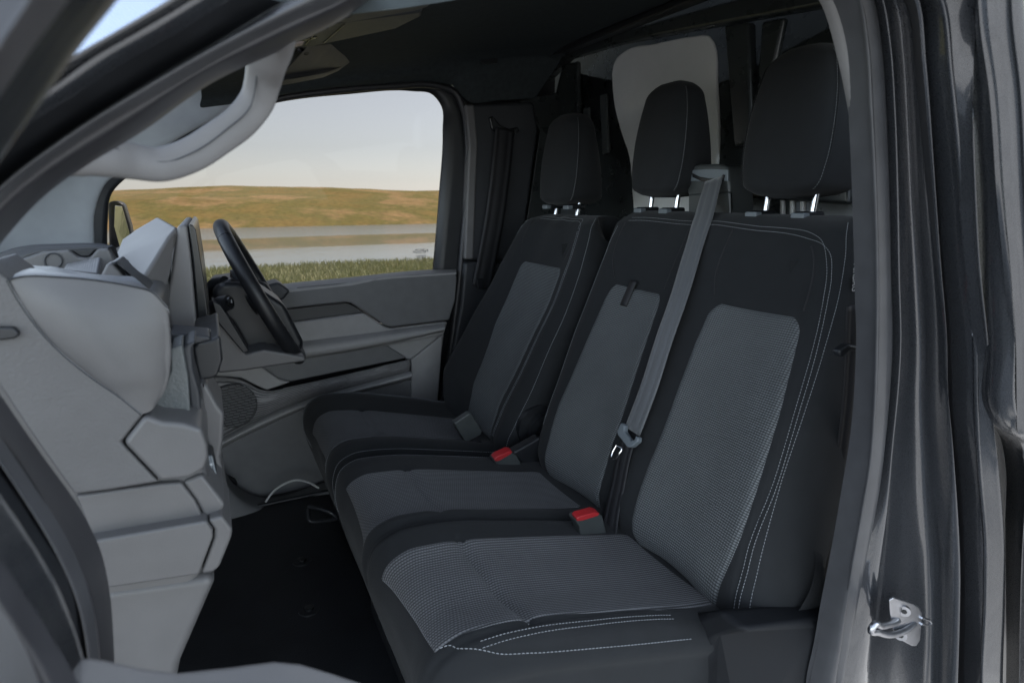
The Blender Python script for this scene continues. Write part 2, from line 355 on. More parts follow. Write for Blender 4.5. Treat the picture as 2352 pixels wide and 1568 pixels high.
bp = t.nodes.new('ShaderNodeBump'); bp.inputs['Distance'].default_value = .12; t.links.new(nr.outputs['Fac'], bp.inputs['Height']); t.links.new(mnode(t, 'ADD', mnode(t, 'MULTIPLY', ruf, .22), .012), bp.inputs['Strength']); t.links.new(bp.outputs[0], b.inputs['Normal'])
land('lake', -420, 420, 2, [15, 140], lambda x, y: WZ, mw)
# reedy grass on the near bank, too many blades to count
gv, gf, gc = [], [], 0
for i in range(42000):
    x = random.uniform(-16, 9); y = 6.5+15.5*random.random()**.75
    if y > shore_y(x)+.9: continue
    tall = 1+.9*max(0, vnoise(x, y, 2.2, 3))+(.9*max(0, vnoise(x, 1, 1.6, 6)) if y > shore_y(x)-1.5 else 0)
    h = random.uniform(.07, .20)*tall; z = ground_h(x, y); a = random.uniform(0, math.pi); wd = random.uniform(.010, .022)
    lx, ly = random.uniform(-.10, .10), random.uniform(-.08, .08); c, s = math.cos(a)*wd, math.sin(a)*wd
    k = len(gv); gv += [(x-c, y-s, z-.02), (x+c, y+s, z-.02), (x+c*.6+lx*.4, y+s*.6+ly*.4, z+h*.6), (x-c*.6+lx*.4, y-s*.6+ly*.4, z+h*.6), (x+lx, y+ly, z+h)]
    gf += [(k, k+1, k+2, k+3), (k+3, k+2, k+4)]
mt_blade = veg('grass blades', [(.34, .37, .20), (.46, .47, .27), (.58, .55, .34)], 1.3)
g = obj('meadow_grass', gv, gf, mt_blade, smooth=False); g.matrix_world = TILT
tag(g, 'long green and straw coloured grass along the near lake bank', 'grass', kind='stuff')
# ------------------------------------------------------------------ seats
class Surf:
    """upholstered body: a side profile swept across, with a bolstered cross section"""
    def __init__(s, prof, L, R, sec, gain=None, dips=(), tdips=()):
        s.tdips = tdips
        a = np.array(prof, float); s.t0, s.t1 = a[0, 0], a[-1, 0]
        s.pr = Spl(a[:, 1:], a[:, 0]); s.L, s.R = L, R
        q = np.array(sec, float); s.sec = Spl(q[:, 1:], q[:, 0]); s.q0, s.q1 = q[0, 0], q[-1, 0]
        s.gain = gain or (lambda t: np.ones_like(t)); s.dips = dips
    def pts(s, t, q, off=0.0, dips=True):
        t = np.asarray(t, float).ravel(); q = np.asarray(q, float).ravel()
        p = s.pr(t); e = 1e-3; T = s.pr(t+e)-s.pr(t-e); T /= np.linalg.norm(T, axis=1)[:, None]
        N = np.stack([-T[:, 1], T[:, 0]], 1)
        sc = s.sec(q); L, R = s.L(t), s.R(t); y = R+sc[:, 0]*(L-R)
        n = np.where(sc[:, 1] > 0, sc[:, 1]*s.gain(t), sc[:, 1])+off
        if dips:
            for fy, dep, wd, ta, tb in s.dips:
                inside = (q > -.02) & (q < 1.02) & (t > ta) & (t < tb)
                n = n-np.where(inside, dep*np.exp(-((y-fy(t))/wd)**2), 0)*np.clip((tb-t)/.08, 0, 1)*np.clip((t-ta)/.03, 0, 1)
        for t_, dep, wd, ya, yb in s.tdips: n = n-dep*np.exp(-((t-t_)/wd)**2)*np.clip(np.minimum(y-ya, yb-y)/.012, 0, 1)
        return np.stack([p[:, 0]+n*N[:, 0], y, p[:, 1]+n*N[:, 1]], 1)
    def q_of(s, t, y):
        return (y-s.R(t))/(s.L(t)-s.R(t))
    def mesh(s, name, nt, nq, mat, parent):
        ts = np.linspace(s.t0, s.t1, nt); qs = np.linspace(s.q0, s.q1, nq)
        tt, qq = np.meshgrid(ts, qs, indexing='ij')
        return obj(name, s.pts(tt, qq), grid_faces(nt, nq)[::1], mat, parent)
    def patch(s, name, ta, tb, left, right, mat, parent, nt=70, nv=46, puff=.004, rnd_top=.03, rnd_bot=.02, flip_uv=False, ta_near=None):
        """padded insert whose side edges are y(t) curves, with rounded corners"""
        ts = ta+(tb-ta)*(.5-.5*np.cos(np.linspace(0, math.pi, nt))); vs, uv = [], []
        pos = s.pr(ts); ln = np.concatenate([[0], np.cumsum(np.linalg.norm(np.diff(pos, axis=0), axis=1))]); tot = ln[-1]
        for i, t in enumerate(ts):
            yl, yr = float(left(t)), float(right(t))
            def inset(r, d): return 0 if d >= r else r-math.sqrt(max(0, r*r-(r-d)**2))
            ins = inset(rnd_top, tot-ln[i])+inset(rnd_bot, ln[i])
            sg = 1 if yl > yr else -1; yl -= sg*ins; yr += sg*ins
            v = .5-.5*np.cos(np.linspace(0, math.pi, nv)); v = .5*v+.5*np.linspace(0, 1, nv)
            y = yr+(yl-yr)*v; q = s.q_of(t, y)
            d = np.minimum(np.minimum(v, 1-v)*abs(yl-yr), min(ln[i], tot-ln[i])); k = np.clip(d/.016, 0, 1)
            off = -.0025+(puff+.0025)*(k*k*(3-2*k))
            tv = np.full(nv, t)
            if ta_near is not None: tv = tv+(ta_near-ta)*(1-v)*(1-(t-ta)/(tb-ta))**2; q = s.q_of(tv, y)
            vs.append(s.pts(tv, q, off)); uv.append(np.stack([y, np.full(nv, ln[i])], 1))
        uv = np.concatenate(uv)
        if flip_uv: uv = uv[:, ::-1]
        return obj(name, np.concatenate(vs), grid_faces(nt, nv), mat, parent, uv=uv)
    def curve(s, ty, off=.001):
        """polyline on the cloth through (t, y) points -> dense points and outward normals"""
        c = Spl(ty)(np.linspace(0, 1, 400)); t, y = c[:, 0], c[:, 1]; q = s.q_of(t, y)
        return s.pts(t, q, off), s.pts(t, q, off+.01)-s.pts(t, q, off)
def dashes(P, N, pitch=.0052, ln=.0036, r=.00055):
    d = np.concatenate([[0], np.cumsum(np.linalg.norm(np.diff(P, axis=0), axis=1))]); out = []
    for s0 in np.arange(0, d[-1]-ln, pitch):
        a = np.array([np.interp(s0, d, P[:, k]) for k in range(3)]); b = np.array([np.interp(s0+ln, d, P[:, k]) for k in range(3)])
        n = np.array([np.interp(s0, d, N[:, k]) for k in range(3)]); n /= np.linalg.norm(n)
        T = (b-a)/(np.linalg.norm(b-a)+1e-9); c = np.cross(T, n); m = (a+b)/2
        vs = [a-c*r*.4-n*r, a+c*r*.4-n*r, a+n*r*.2, m-c*r-n*r*.4, m+c*r-n*r*.4, m+n*r, b-c*r*.4-n*r, b+c*r*.4-n*r, b+n*r*.2]
        out.append((vs, [(0, 2, 5, 3), (2, 1, 4, 5), (3, 5, 8, 6), (5, 4, 7, 8), (0, 1, 2), (6, 8, 7)]))
    return out
def stitching(parent, groups, name='stitching'):
    v, f = merge(sum(groups, [])); o = obj(name, v, f, MT['thread'], parent); return tag(o, kind='stuff')
def headrest(parent, c, W, H, front=.062, back=.058, lean=.09, seed=0, drop=0):
    """egg-shaped head restraint standing on two steel posts"""
    hr = None; nv, na = 44, 56; vs = []
    rows = np.linspace(0, 1, nv)
    wf = Spl([.66, .86, .97, 1.0, .95, .84, .70, .52], [0, .08, .22, .42, .62, .80, .93, 1.0])
    def prof(v):
        e = 1.0
        if v < .10: e = math.sqrt(max(0.0, 1-(1-v/.10)**2))
        if v > .86: e = math.sqrt(max(0.0, 1-((v-.86)/.14)**2))
        return e
    def pt(v, th):
        e = prof(v); hw = W/2*float(wf(v)[0, 0])*(.35+.65*e) if 0 < e < 1 else W/2*float(wf(v)[0, 0])*(.35+.65*e)
        ct, st = math.cos(th), math.sin(th); ex = .62
        u = math.copysign(abs(ct)**ex, ct); s_ = math.copysign(abs(st)**ex, st)
        dep = (front*(1-.22*max(0, v-.5)) if u < 0 else back*(1.55-1.20*v))*(.30+.70*e)
        x = u*dep; y = s_*hw*(1-.10*max(0, u))
        z = (v-.5)*H
        return V((c[0]+x+lean*z, c[1]+y, c[2]+z))
    for v in rows:
        for j in range(na): vs.append(pt(v, 2*math.pi*j/na+1e-4))
    f = grid_faces(nv, na, close_c=True)+[tuple(range(na)), tuple((nv-1)*na+j for j in range(na))[::-1]]
    hr = obj('headrest', vs, f, MT['cloth'], parent)
    groups = []
    for th in (math.pi+1.10, math.pi-1.10):
        P = np.array([pt(v, th) for v in np.linspace(.06, .93, 300)])
        Q = np.array([(p-V((c[0]+lean*(p[2]-c[2]), c[1], p[2]))) for p in P]); Q /= np.linalg.norm(Q, axis=1)[:, None]
        groups.append(dashes(P+Q*.0006, Q))
        v2, f2 = tube(None, P[::4]+Q[::4]*-.0006+V((0, math.copysign(.004, math.sin(th)), 0)), .0012, None, n=6)
        obj('seam_piping', v2, f2, MT['cloth'], hr)
    stitching(hr, groups)
    return hr
def headrest_posts(parent, ys, x, z0, z1, base=True):
    for y in ys:
        tube('headrest_post', [(x, y, z0-.03), (x+.012, y, z1)], .0062, MT['chrome'], parent, n=16)
        if base:
            b = box('post_guide', (x-.006, y, z0+.004), (.058, .026, .014), MT['black'], parent, bevel=.005)
            box('guide_cap', (x-.031, y, z0+.002), (.018, .029, .013), MT['tongue'], b, bevel=.003)

# ---------- passenger double bench
bench = thing('double_passenger_seat', 'wide black cloth double passenger seat with grey woven panels nearest the camera', 'seat', (-.55, .07, -.06))
BR = lin([.20, .27, .33, .45, .60, .73, .80, .83, .86, .90, 1.3], [-.30, -.298, -.283, -.262, -.248, -.228, -.206, -.188, -.165, -.155, -.155])
BL = lin([.20, .25, .31, .40, .57, .75, .82, .86, .90, 1.3], [.33, .36, .385, .40, .418, .425, .43, .41, .40, .40])
bprof = [(.20, -.310, .215), (.235, -.338, .238), (.27, -.347, .27), (.33, -.322, .335), (.44, -.270, .44), (.545, -.222, .545), (.645, -.174, .645), (.74, -.130, .74),
         (.79, -.106, .795), (.825, -.086, .830), (.855, -.055, .850), (.90, -.012, .856), (.95, .038, .850), (.985, .062, .825), (1.03, .070, .78), (1.15, .070, .60), (1.30, .065, .20)]
sec_b = [(-.34, .06, -.20), (-.24, -.02, -.14), (-.14, -.040, -.075), (-.06, -.022, -.018), (0, 0, .006), (.06, .05, .018), (.12, .12, .012), (.22, .22, .002), (.32, .32, 0), (.40, .40, .006), (.465, .465, .012), (.53, .53, .006), (.62, .62, 0), (.78, .78, .002), (.88, .88, .010), (.95, .95, .012), (1, 1, 0), (1.05, 1.012, -.03), (1.14, 1.012, -.09), (1.3, .97, -.17)]
inner_y = lin([.20, .27, .35, .486, .69, .77, .80, .82], [-.282, -.272, -.256, -.246, -.214, -.188, -.165, -.13])
gain_b = lambda t: np.interp(t, [.2, .35, .7, .82, .86, 1.3], [1.2, 1.3, 1.0, .5, 0, 0])
sb = Surf(bprof, BL, BR, sec_b, gain_b, dips=[(inner_y, .0035, .0035, .24, .80), (lambda t: np.interp(t, [.2, .9], [.078, .112]), .004, .006, .2, .70)])
sb.mesh('backrest', 300, 230, MT['cloth'], bench)
insP_l = lin([.24, .27, .316, .37, .61, .66, .70], [-.02, -.008, .004, .010, .026, .026, .020]); insP_r = lin([.24, .27, .356, .545, .665, .70], [-.240, -.243, -.244, -.219, -.194, -.185])
insM_l = lin([.24, .27, .33, .40, .644, .70], [.30, .318, .336, .349, .347, .338]); insM_r = lin([.24, .266, .353, .685, .70], [.095, .10, .119, .163, .166])
ip = sb.patch('backrest_insert', .235, .695, insP_l, insP_r, MT['weave_back'], bench, rnd_top=.035, rnd_bot=.03); tag(ip, 'wider grey woven backrest panel of outer place')
im = sb.patch('backrest_insert', .235, .690, insM_l, insM_r, MT['weave_back'], bench, rnd_top=.03, rnd_bot=.03); tag(im, 'narrower grey woven backrest panel of middle place')
gr = []
for off in (-.0045, .0045):
    path = [(t, float(inner_y(t))+off) for t in (.25, .30, .36, .45, .55, .65, .72, .76, .785)]
    path += [(.803+off*.6, -.158+off*.6), (.815+off, -.125), (.822+off, -.08), (.826+off, 0), (.829+off, .09), (.829+off, .16), (.832+off, .25), (.832+off, .33), (.828+off, .38)]
    P, N = sb.curve(path); gr.append(dashes(P, N))
    P, N = sb.curve([(.81, .415-abs(off)), (.77, .420+off), (.6, .412+off), (.42, .395+off), (.33, .38+off)]) if off < 0 else (P[:2], N[:2])
    if len(P) > 2: gr.append(dashes(P, N))
P, N = sb.curve([(t, float(BR(t))+.004) for t in (.27, .31, .36, .45, .55, .65, .74, .79, .83, .85)]); gr.append(dashes(P, N))
stitching(bench, gr)
for pth in ([(.70, -.178), (.735, -.172), (.775, -.158), (.80, -.14)], [(.70, .022), (.74, .040), (.80, .045), (.822, .045)], [(.695, .336), (.74, .372), (.80, .385), (.82, .385)], [(.695, .168), (.73, .17), (.80, .165), (.825, .165)]):
    P, N = sb.curve(pth, .0006); v, f = tube(None, P[::10], .0013, None, n=6); obj('seam', v, f, MT['label'], bench)
# pull tab on the middle backrest
P, N = sb.curve([(.70, .268), (.66, .268), (.635, .268)], .0065)
v = []
for p in P[::40]: v += [p+V((0, -.011, 0)), p+V((0, .011, 0))]
obj('pull_tab', v, [(2*i, 2*i+1, 2*i+3, 2*i+2) for i in range(len(v)//2-1)], MT['belt_black'], bench, solid=.003, solid_off=0)
# airbag label on the outer edge
# cushion
cprof = [(0, -.785, .02), (.05, -.805, .10), (.10, -.822, .165), (.15, -.834, .225), (.19, -.836, .272), (.22, -.825, .308), (.26, -.792, .327), (.30, -.750, .326), (.35, -.700, .320), (.45, -.600, .298), (.55, -.500, .274), (.64, -.42, .256), (.70, -.36, .246), (.80, -.26, .24)]
CRr = lin([0, .1, .2, .3, .45, .7, .8], [-.238, -.244, -.250, -.259, -.270, -.288, -.290]); CLl = lin([0, .1, .2, .3, .8], [.425, .43, .433, .437, .437])
def sec_from(y0, y1, items): return [(q, yn, n) for q, yn, n in items]
def qn(y): return (y+.285)/.722
sec_c = [(-.40, .03, -.27), (-.26, .005, -.15), (-.15, -.004, -.085), (-.07, -.004, -.035), (0, 0, -.004), (qn(-.268), qn(-.268), .012), (qn(-.245), qn(-.245), .018), (qn(-.220), qn(-.220), .013), (qn(-.16), qn(-.16), .001), (qn(-.10), qn(-.10), -.001), (qn(-.03), qn(-.03), .001), (qn(.02), qn(.02), .010), (qn(.05), qn(.05), .014), (qn(.068), qn(.068), .008), (qn(.086), qn(.086), .013), (qn(.12), qn(.12), .006), (qn(.20), qn(.20), 0), (qn(.29), qn(.29), .002), (qn(.34), qn(.34), .007), (qn(.38), qn(.38), .006), (qn(.415), qn(.415), -.004), (1, 1, -.024), (1.08, 1.005, -.06), (1.2, 1.0, -.15), (1.34, .97, -.27)]
gain_c = lambda t: np.interp(t, [0, .12, .2, .3, .55, .7, .8], [.2, .35, .9, 1.25, 1.0, .6, .4])
sc_ = Surf(cprof, CLl, CRr, sec_c, gain_c, dips=[(lambda t: np.full_like(t, .070), .006, .004, .0, .9), (lambda t: np.interp(t, [0, .8], [-.224, -.232]), .003, .004, .1, .75)], tdips=[(.35, .004, .004, -.235, .03), (.35, .003, .014, -.235, .03), (.35, .004, .004, .10, .33), (.35, .003, .014, .10, .33)])
sc_.mesh('cushion', 220, 260, MT['cloth'], bench)
cpl = lin([.1, .2, .26, .64, .70], [.022, .024, .026, .018, .012]); cpr = lin([.1, .2, .26, .5, .66, .72], [-.215, -.222, -.226, -.234, -.242, -.246])
cml = lin([.1, .2, .26, .64], [.318, .325, .328, .322]); cmr = lin([.1, .2, .26, .64], [.112, .108, .104, .112])
o = sc_.patch('cushion_insert', .199, .715, cpl, cpr, MT['weave_seat'], bench, nt=110, ta_near=.229, puff=.0012, rnd_top=.03, rnd_bot=.006, flip_uv=True); tag(o, 'large grey woven cushion panel of outer place')
o = sc_.patch('cushion_insert', .212, .69, cml, cmr, MT['weave_seat'], bench, nt=110, ta_near=.196, puff=.0012, rnd_top=.03, rnd_bot=.006, flip_uv=True); tag(o, 'smaller grey woven cushion panel of middle place')
gr = []
for y_, d_ in ((.008, 0), (.015, 0)):
    P, N = sc_.curve([(.278, float(cpr(.28))-y_), (.30, float(cpr(.30))-y_), (.4, float(cpr(.4))-y_), (.52, float(cpr(.52))-y_), (.585, float(cpr(.58))-y_-.002)]); gr.append(dashes(P, N))
tq = Spl([(.240, float(sc_.q_of(.240, -.214))), (.248, .052), (.258, .034), (.285, .016), (.34, .006), (.45, .002), (.60, .002)])(np.linspace(0, 1, 300)); P = sc_.pts(tq[:, 0], tq[:, 1], .0012); N = sc_.pts(tq[:, 0], tq[:, 1], .011)-P; gr.append(dashes(P, N, .0058, .0040, .0007))
P, N = sc_.curve([(.2085, .010), (.216, -.05), (.225, -.12), (.236, -.20), (.239, -.211)], .0006); gr.append(dashes(P, N))
P, N = sc_.curve([(.17, .345), (.21, .385), (.26, .402), (.35, .405), (.5, .405), (.66, .40)]); gr.append(dashes(P, N))
stitching(bench, gr)
# plastic base under the bench
panel('seat_base', [(1604, 1500, -.275), (1650, 1470, -.30), (1715, 1448, -.345), (1890, 1424, -.352), (1960, 1418, -.352), (1960, 1700, -.352), (1700, 1700, -.345), (1600, 1700, -.275)], -.300, .05, MT['base'], bench, bevel=.012, seg=4)
box('seat_plinth', (-.58, .09, .045), (.40, .60, .20), MT['black'], bench, bevel=.01)
for i in range(5): box('plinth_rib', (-.785, .05, .10-.02*i), (.012, .44, .007), MT['black'], bench, bevel=.002)
# headrests and posts
PY, MY = -.008, .352
headrest(bench, (.006, PY, 1.024), .202, .276, back=.085)
headrest(bench, (.006, MY, 1.022), .190, .268, back=.072)
headrest_posts(bench, (PY+.052, PY-.055), -.012, .852, .935)
headrest_posts(bench, (MY+.048, MY-.046), -.012, .854, .935)

# ---------- driver's seat
drv = thing('single_driver_seat', 'single black cloth driver seat beside the far door', 'seat', (-.55, .72, -.06))
DX, DZ = -.03, -.03
DR = lin([.20, .25, .30, .41, .55, .64, .75, .83, .87, .90, 1.3], [.50, .475, .462, .462, .455, .452, .462, .50, .545, .56, .56])
DL = lin([.20, .25, .30, .34, .42, .55, .70, .80, .83, .87, .90, 1.3], [.80, .86, .95, 1.0, .99, .955, .91, .88, .865, .82, .80, .80])
dprof = [(t, x+DX, z+DZ+.012*(t > .7)) for t, x, z in bprof]
sec_d = [(-.36, .08, -.20), (-.24, -.01, -.13), (-.13, -.03, -.07), (-.06, -.018, -.018), (0, 0, .006), (.07, .07, .020), (.16, .16, .012), (.28, .28, .001), (.5, .5, 0), (.72, .72, .002), (.85, .85, .022), (.93, .93, .024), (1, 1, .004), (1.06, 1.015, -.03), (1.15, 1.01, -.09), (1.3, .96, -.17)]
d_in = lin([.2, .28, .36, .45, .63, .70, .78, .82], [.565, .555, .545, .535, .517, .515, .527, .545])
d_out = lin([.2, .28, .36, .45, .60, .72, .80], [.76, .80, .83, .85, .845, .83, .81])
sd_ = Surf(dprof, DL, DR, sec_d, gain_b, dips=[(d_in, .003, .0035, .24, .82)])
sd_.mesh('backrest', 240, 150, MT['cloth'], drv)
dil = lin([.24, .286, .355, .537, .66, .73], [.74, .765, .80, .815, .803, .79]); dir_ = lin([.24, .28, .36, .63, .70, .73], [.56, .572, .58, .545, .545, .55])
sd_.patch('backrest_insert', .25, .725, dil, dir_, MT['weave_back'], drv, rnd_top=.03, rnd_bot=.03)
gr = []
for off in (-.005, .005):
    P, N = sd_.curve([(t, float(d_in(t))+off) for t in (.28, .36, .45, .55, .65, .74, .79, .815)]+[(.838+off*.8, .57), (.846+off, .64), (.848+off, .72), (.842+off, .80)]); gr.append(dashes(P, N))
P, N = sd_.curve([(t, float(DR(t))+.004) for t in (.28, .36, .5, .65, .76, .83, .86)]); gr.append(dashes(P, N))
P, N = sd_.curve([(t, float(DL(t))-.006) for t in (.26, .32, .38, .46, .6, .72, .80, .84)]); gr.append(dashes(P, N))
stitching(drv, gr)
for pth in ([(.735, .56), (.78, .545), (.815, .545)], [(.735, .80), (.78, .815), (.83, .81)]):
    P, N = sd_.curve(pth, .0006); v, f = tube(None, P[::10], .0013, None, n=6); obj('seam', v, f, MT['label'], drv)
dcp = [(t, x+.015, z-.028) for t, x, z in cprof]
DCR = lin([0, .1, .2, .3, .7, .8], [.50, .495, .492, .49, .49, .49]); DCL = lin([0, .1, .2, .3, .8], [.93, .94, .95, .955, .955])
sec_dc = [(-.42, .03, -.24), (-.26, .0, -.13), (-.14, -.008, -.07), (-.06, -.005, -.025), (0, 0, .004), (.06, .06, .016), (.13, .13, .014), (.22, .22, .002), (.45, .45, -.001), (.68, .68, .002), (.78, .78, .012), (.88, .88, .020), (.96, .96, .012), (1, 1, -.006), (1.07, 1.008, -.05), (1.2, 1.0, -.13), (1.36, .97, -.24)]
sdc = Surf(dcp, DCL, DCR, sec_dc, gain_c, tdips=[(.35, .004, .004, .57, .82), (.35, .003, .014, .57, .82)])
sdc.mesh('cushion', 160, 150, MT['cloth'], drv)
dcl = lin([.1, .2, .26, .64], [.80, .815, .82, .79]); dcr = lin([.1, .16, .26, .64], [.535, .55, .575, .585])
sdc.patch('cushion_insert', .185, .645, dcl, dcr, MT['weave_seat'], drv, nt=110, puff=.004, rnd_top=.03, rnd_bot=.008, flip_uv=True)
gr = []
for y_ in (.905, .917):
    P, N = sdc.curve([(.15, y_-.07), (.19, y_-.02), (.24, y_), (.35, y_), (.5, y_), (.66, y_-.005)]); gr.append(dashes(P, N))
P, N = sdc.curve([(.13, .515), (.15, .50), (.2, .4945), (.3, .493), (.45, .493), (.66, .493)], .0012); gr.append(dashes(P, N))
P, N = sdc.curve([(.19, .548), (.23, .562), (.27, .568), (.32, .57)]); gr.append(dashes(P, N))
stitching(drv, gr)
DY = .765
headrest(drv, (-.022, DY, .998), .215, .268, back=.068)
headrest_posts(drv, (DY+.062, DY-.062), -.035, .858, .90)
box('seat_pedestal', (-.56, .72, .03), (.42, .40, .16), MT['black'], drv, bevel=.01)
tube('slide_rail', [(-.76, .53, -.02), (-.36, .53, -.02)], .011, MT['black'], drv)
tube('adjust_lever', [at(706, 1166, Y=.74), at(712, 1195, Y=.74), at(745, 1195, Y=.72), at(772, 1187, Y=.70), at(765, 1180, Y=.70), at(735, 1168, Y=.72), at(708, 1162, Y=.74)], .006, MT['black'], drv, samples=40)
# recliner cover between the seats
rc = tube('recliner_cover', [(-.30, .475, .30), (-.30, .445, .30)], .062, MT['black'], drv, n=32)
tube('recliner_knob', [(-.30, .445, .30), (-.30, .425, .30)], .040, MT['black'], rc, n=32)
# ------------------------------------------------------------------ van body shell
van = thing('van_body', 'dark grey panel van cab seen through its open passenger doorway', 'van', (-.5, .4, -.66))
NB = 60
# near windscreen pillar and doorway seal, running on down beside the dashboard and up round the roof to the rear post
b0 = [(870, -24), (827, 10), (650, 102), (499, 172), (299, 309), (183, 378), (88, 446), (0, 538), (-60, 620), (-90, 740), (-70, 850), (0, 960), (70, 1060), (186, 1225), (218, 1292), (244, 1408), (251, 1493), (256, 1620), (262, 1800)]
b1 = [(830, -24), (787, 0), (668, 53), (527, 123), (351, 225), (211, 309), (88, 394), (0, 468), (-80, 580), (-115, 720), (-95, 870), (0, 1000), (60, 1090), (155, 1238), (195, 1330), (220, 1440), (228, 1520), (232, 1640), (238, 1800)]
b2 = [(700, -24), (657, 0), (598, 35), (457, 116), (316, 200), (176, 288), (70, 366), (0, 422), (-100, 540), (-150, 700), (-120, 900), (0, 1039), (50, 1113), (124, 1250), (174, 1366), (195, 1478), (202, 1640), (206, 1800)]
b3 = [(570, -24), (527, 0), (422, 67), (281, 148), (141, 239), (53, 295), (0, 330), (-150, 470), (-210, 700), (-170, 950), (0, 1163), (62, 1250), (108, 1312), (141, 1383), (157, 1474), (164, 1640), (170, 1800)]
b4 = [(470, -24), (432, 0), (404, 18), (300, 78), (186, 145), (105, 208), (0, 285), (-200, 450), (-260, 700), (-210, 1000), (0, 1178), (56, 1258), (100, 1318), (130, 1386), (146, 1476), (150, 1640), (156, 1800)]
b5 = [(430, -24), (387, 3), (290, 60), (183, 122), (0, 245), (-240, 430), (-330, 700), (-260, 1040), (0, 1225), (40, 1290), (80, 1350), (108, 1410), (122, 1490), (130, 1640), (136, 1800)]
top_in = [(1860, -30), (1780, -120), (1600, -230), (1350, -260), (1100, -190), (960, -90)]
r_b0 = rail(b0, 120, Y=-.375); r_b1 = rail(b1, 120, Y=-.402); r_b2 = rail(b2, 120, Y=-.405); r_b3 = rail(b3, 120, Y=-.432); r_b4 = rail(b4, 120, Y=-.445); r_b5 = rail(b5, 120, Y=-.47)
loft('windscreen_pillar_seal', [r_b0+V((0, .02, 0)), r_b0, (r_b0+r_b1)/2+V((0, -.010, 0)), r_b1], MT['rubber'], van, across=4)
loft('windscreen_pillar_lip', [r_b1, (r_b1*.6+r_b2*.4)+V((0, -.014, 0)), (r_b1*.25+r_b2*.75)+V((0, -.008, 0)), r_b2+V((0, .006, 0))], MT['seal'], van, across=4)
loft('windscreen_pillar_channel', [r_b2+V((0, .006, 0)), (r_b2+r_b3)/2+V((.004, .022, 0)), r_b3], MT['black'], van, across=3)
pp = loft('windscreen_pillar', [r_b3, (r_b3*.5+r_b4*.5)+V((0, -.004, 0)), r_b4, r_b4+V((0, .004, 0)), r_b5, r_b5+V((-.02, .05, 0))], MT['paint'], van, across=2)
# rear door post: rails measured across its seals, flanges and gutters
def z7(p): return [(1745.6+.49787*x, .49787*y) for x, y in p]
def z8(p): return [(1745.6+.50197*x, 781+.50197*y) for x, y in p]
RR = [
 (z7([(295, 50), (345, 220), (395, 450), (425, 640), (445, 1000), (453, 1400)])+z8([(454, 0), (450, 110), (430, 400), (385, 690), (330, 1000), (290, 1200), (255, 1400), (220, 1568)])),
 (z7([(350, 30), (395, 170), (425, 420), (440, 700), (453, 1100), (460, 1400)])+z8([(461, 0), (457, 110), (437, 400), (392, 690), (337, 1000), (297, 1200), (262, 1400), (227, 1568)])),
 (z7([(440, 0), (475, 200), (495, 500), (515, 900), (525, 1300)])+z8([(520, 0), (510, 300), (490, 560), (450, 800), (400, 1080), (360, 1350), (330, 1568)])),
 (z7([(510, 0), (550, 200), (575, 500), (590, 900), (600, 1300)])+z8([(605, 0), (595, 200), (570, 450), (540, 700), (490, 950), (440, 1200), (400, 1400), (370, 1568)])),
 (z7([(570, 0), (600, 200), (620, 500), (635, 900), (640, 1300)])+z8([(638, 0), (628, 200), (600, 500), (580, 900), (560, 1200), (540, 1568)])),
 (z7([(650, 0), (680, 250), (700, 600), (715, 900), (740, 1300)])+z8([(745, 0), (740, 300), (745, 700), (760, 1000), (765, 1300), (760, 1568)])),
 (z7([(715, 0), (750, 300), (790, 800), (820, 1200)])+z8([(845, 0), (850, 200), (880, 500), (905, 800), (915, 1000), (912, 1300), (905, 1568)])),
 (z7([(740, 0), (770, 300), (815, 800), (845, 1200)])+z8([(872, 0), (882, 300), (920, 700), (935, 1000), (937, 1300), (932, 1568)])),
 (z7([(835, 0), (880, 350), (925, 800), (955, 1200)])+z8([(985, 0), (990, 300), (1005, 600), (1030, 900), (1030, 1200), (1015, 1568)])),
 (z7([(960, 0), (970, 500), (980, 800), (1000, 1200)])+z8([(1030, 0), (1060, 400), (1085, 600), (1110, 900), (1112, 1200), (1105, 1568)])),
]
def up_ext(p):       # carry each rail on to the roof
    x, y = p[0]; q = (p[-1][0]-(p[-2][0]-p[-1][0])*-1.0, p[-1][1]+120)
    return [(x-190, y-260), (x-55, y-90)]+p+[q]
RR = [up_ext(p) for p in RR]
RY = [-.355, -.362, -.385, -.385, -.392, -.410, -.448, -.446, -.476, -.486]
rr = [rail(p, 110, Y=y) for p, y in zip(RR, RY)]
loft('door_post_trim', [rr[0]+V((.10, .03, 0)), rr[0], rr[1]], MT['trim_mid'], van)
loft('door_post_seal', [rr[1]+V((0, .006, 0)), rr[1]*.6+rr[2]*.4+V((0, -.014, 0)), rr[2]+V((0, -.006, 0)), rr[2]+V((0, -.002, 0)), rr[2]*.5+rr[3]*.5+V((0, -.010, 0)), rr[3]], MT['seal'], van, across=3)
fl = loft('door_post', [rr[3], rr[3]*.6+rr[4]*.4+V((-.004, -.010, 0)), rr[4], rr[4]*.7+rr[5]*.3+V((.022, .006, 0)), rr[5]+V((.016, .004, 0)), rr[5]*.45+rr[6]*.55+V((-.002, -.006, 0)), rr[6]*.85+rr[5]*.15+V((-.004, -.008, 0)), rr[6]], MT['paint'], van, across=4)
loft('gutter_seal', [rr[6], rr[6]*.5+rr[7]*.5+V((.02, .02, 0)), rr[7]], MT['rubber'], van, across=3)
loft('door_post_skin', [rr[7], rr[7]*.55+rr[8]*.45+V((-.003, -.010, 0)), rr[8]*.85+rr[7]*.15+V((0, -.006, 0)), rr[8], rr[8]*.9+rr[9]*.1+V((0, .004, 0)), rr[8]*.3+rr[9]*.7+V((0, -.004, 0)), rr[9], rr[9]+V((.03, .04, 0))], MT['paint'], van, across=3)
loft('sliding_door_gap', [rr[9]+V((.012, .02, 0)), rr[9]+V((.05, .045, 0)), rr[9]+V((.11, .03, 0))], MT['gloss'], van)
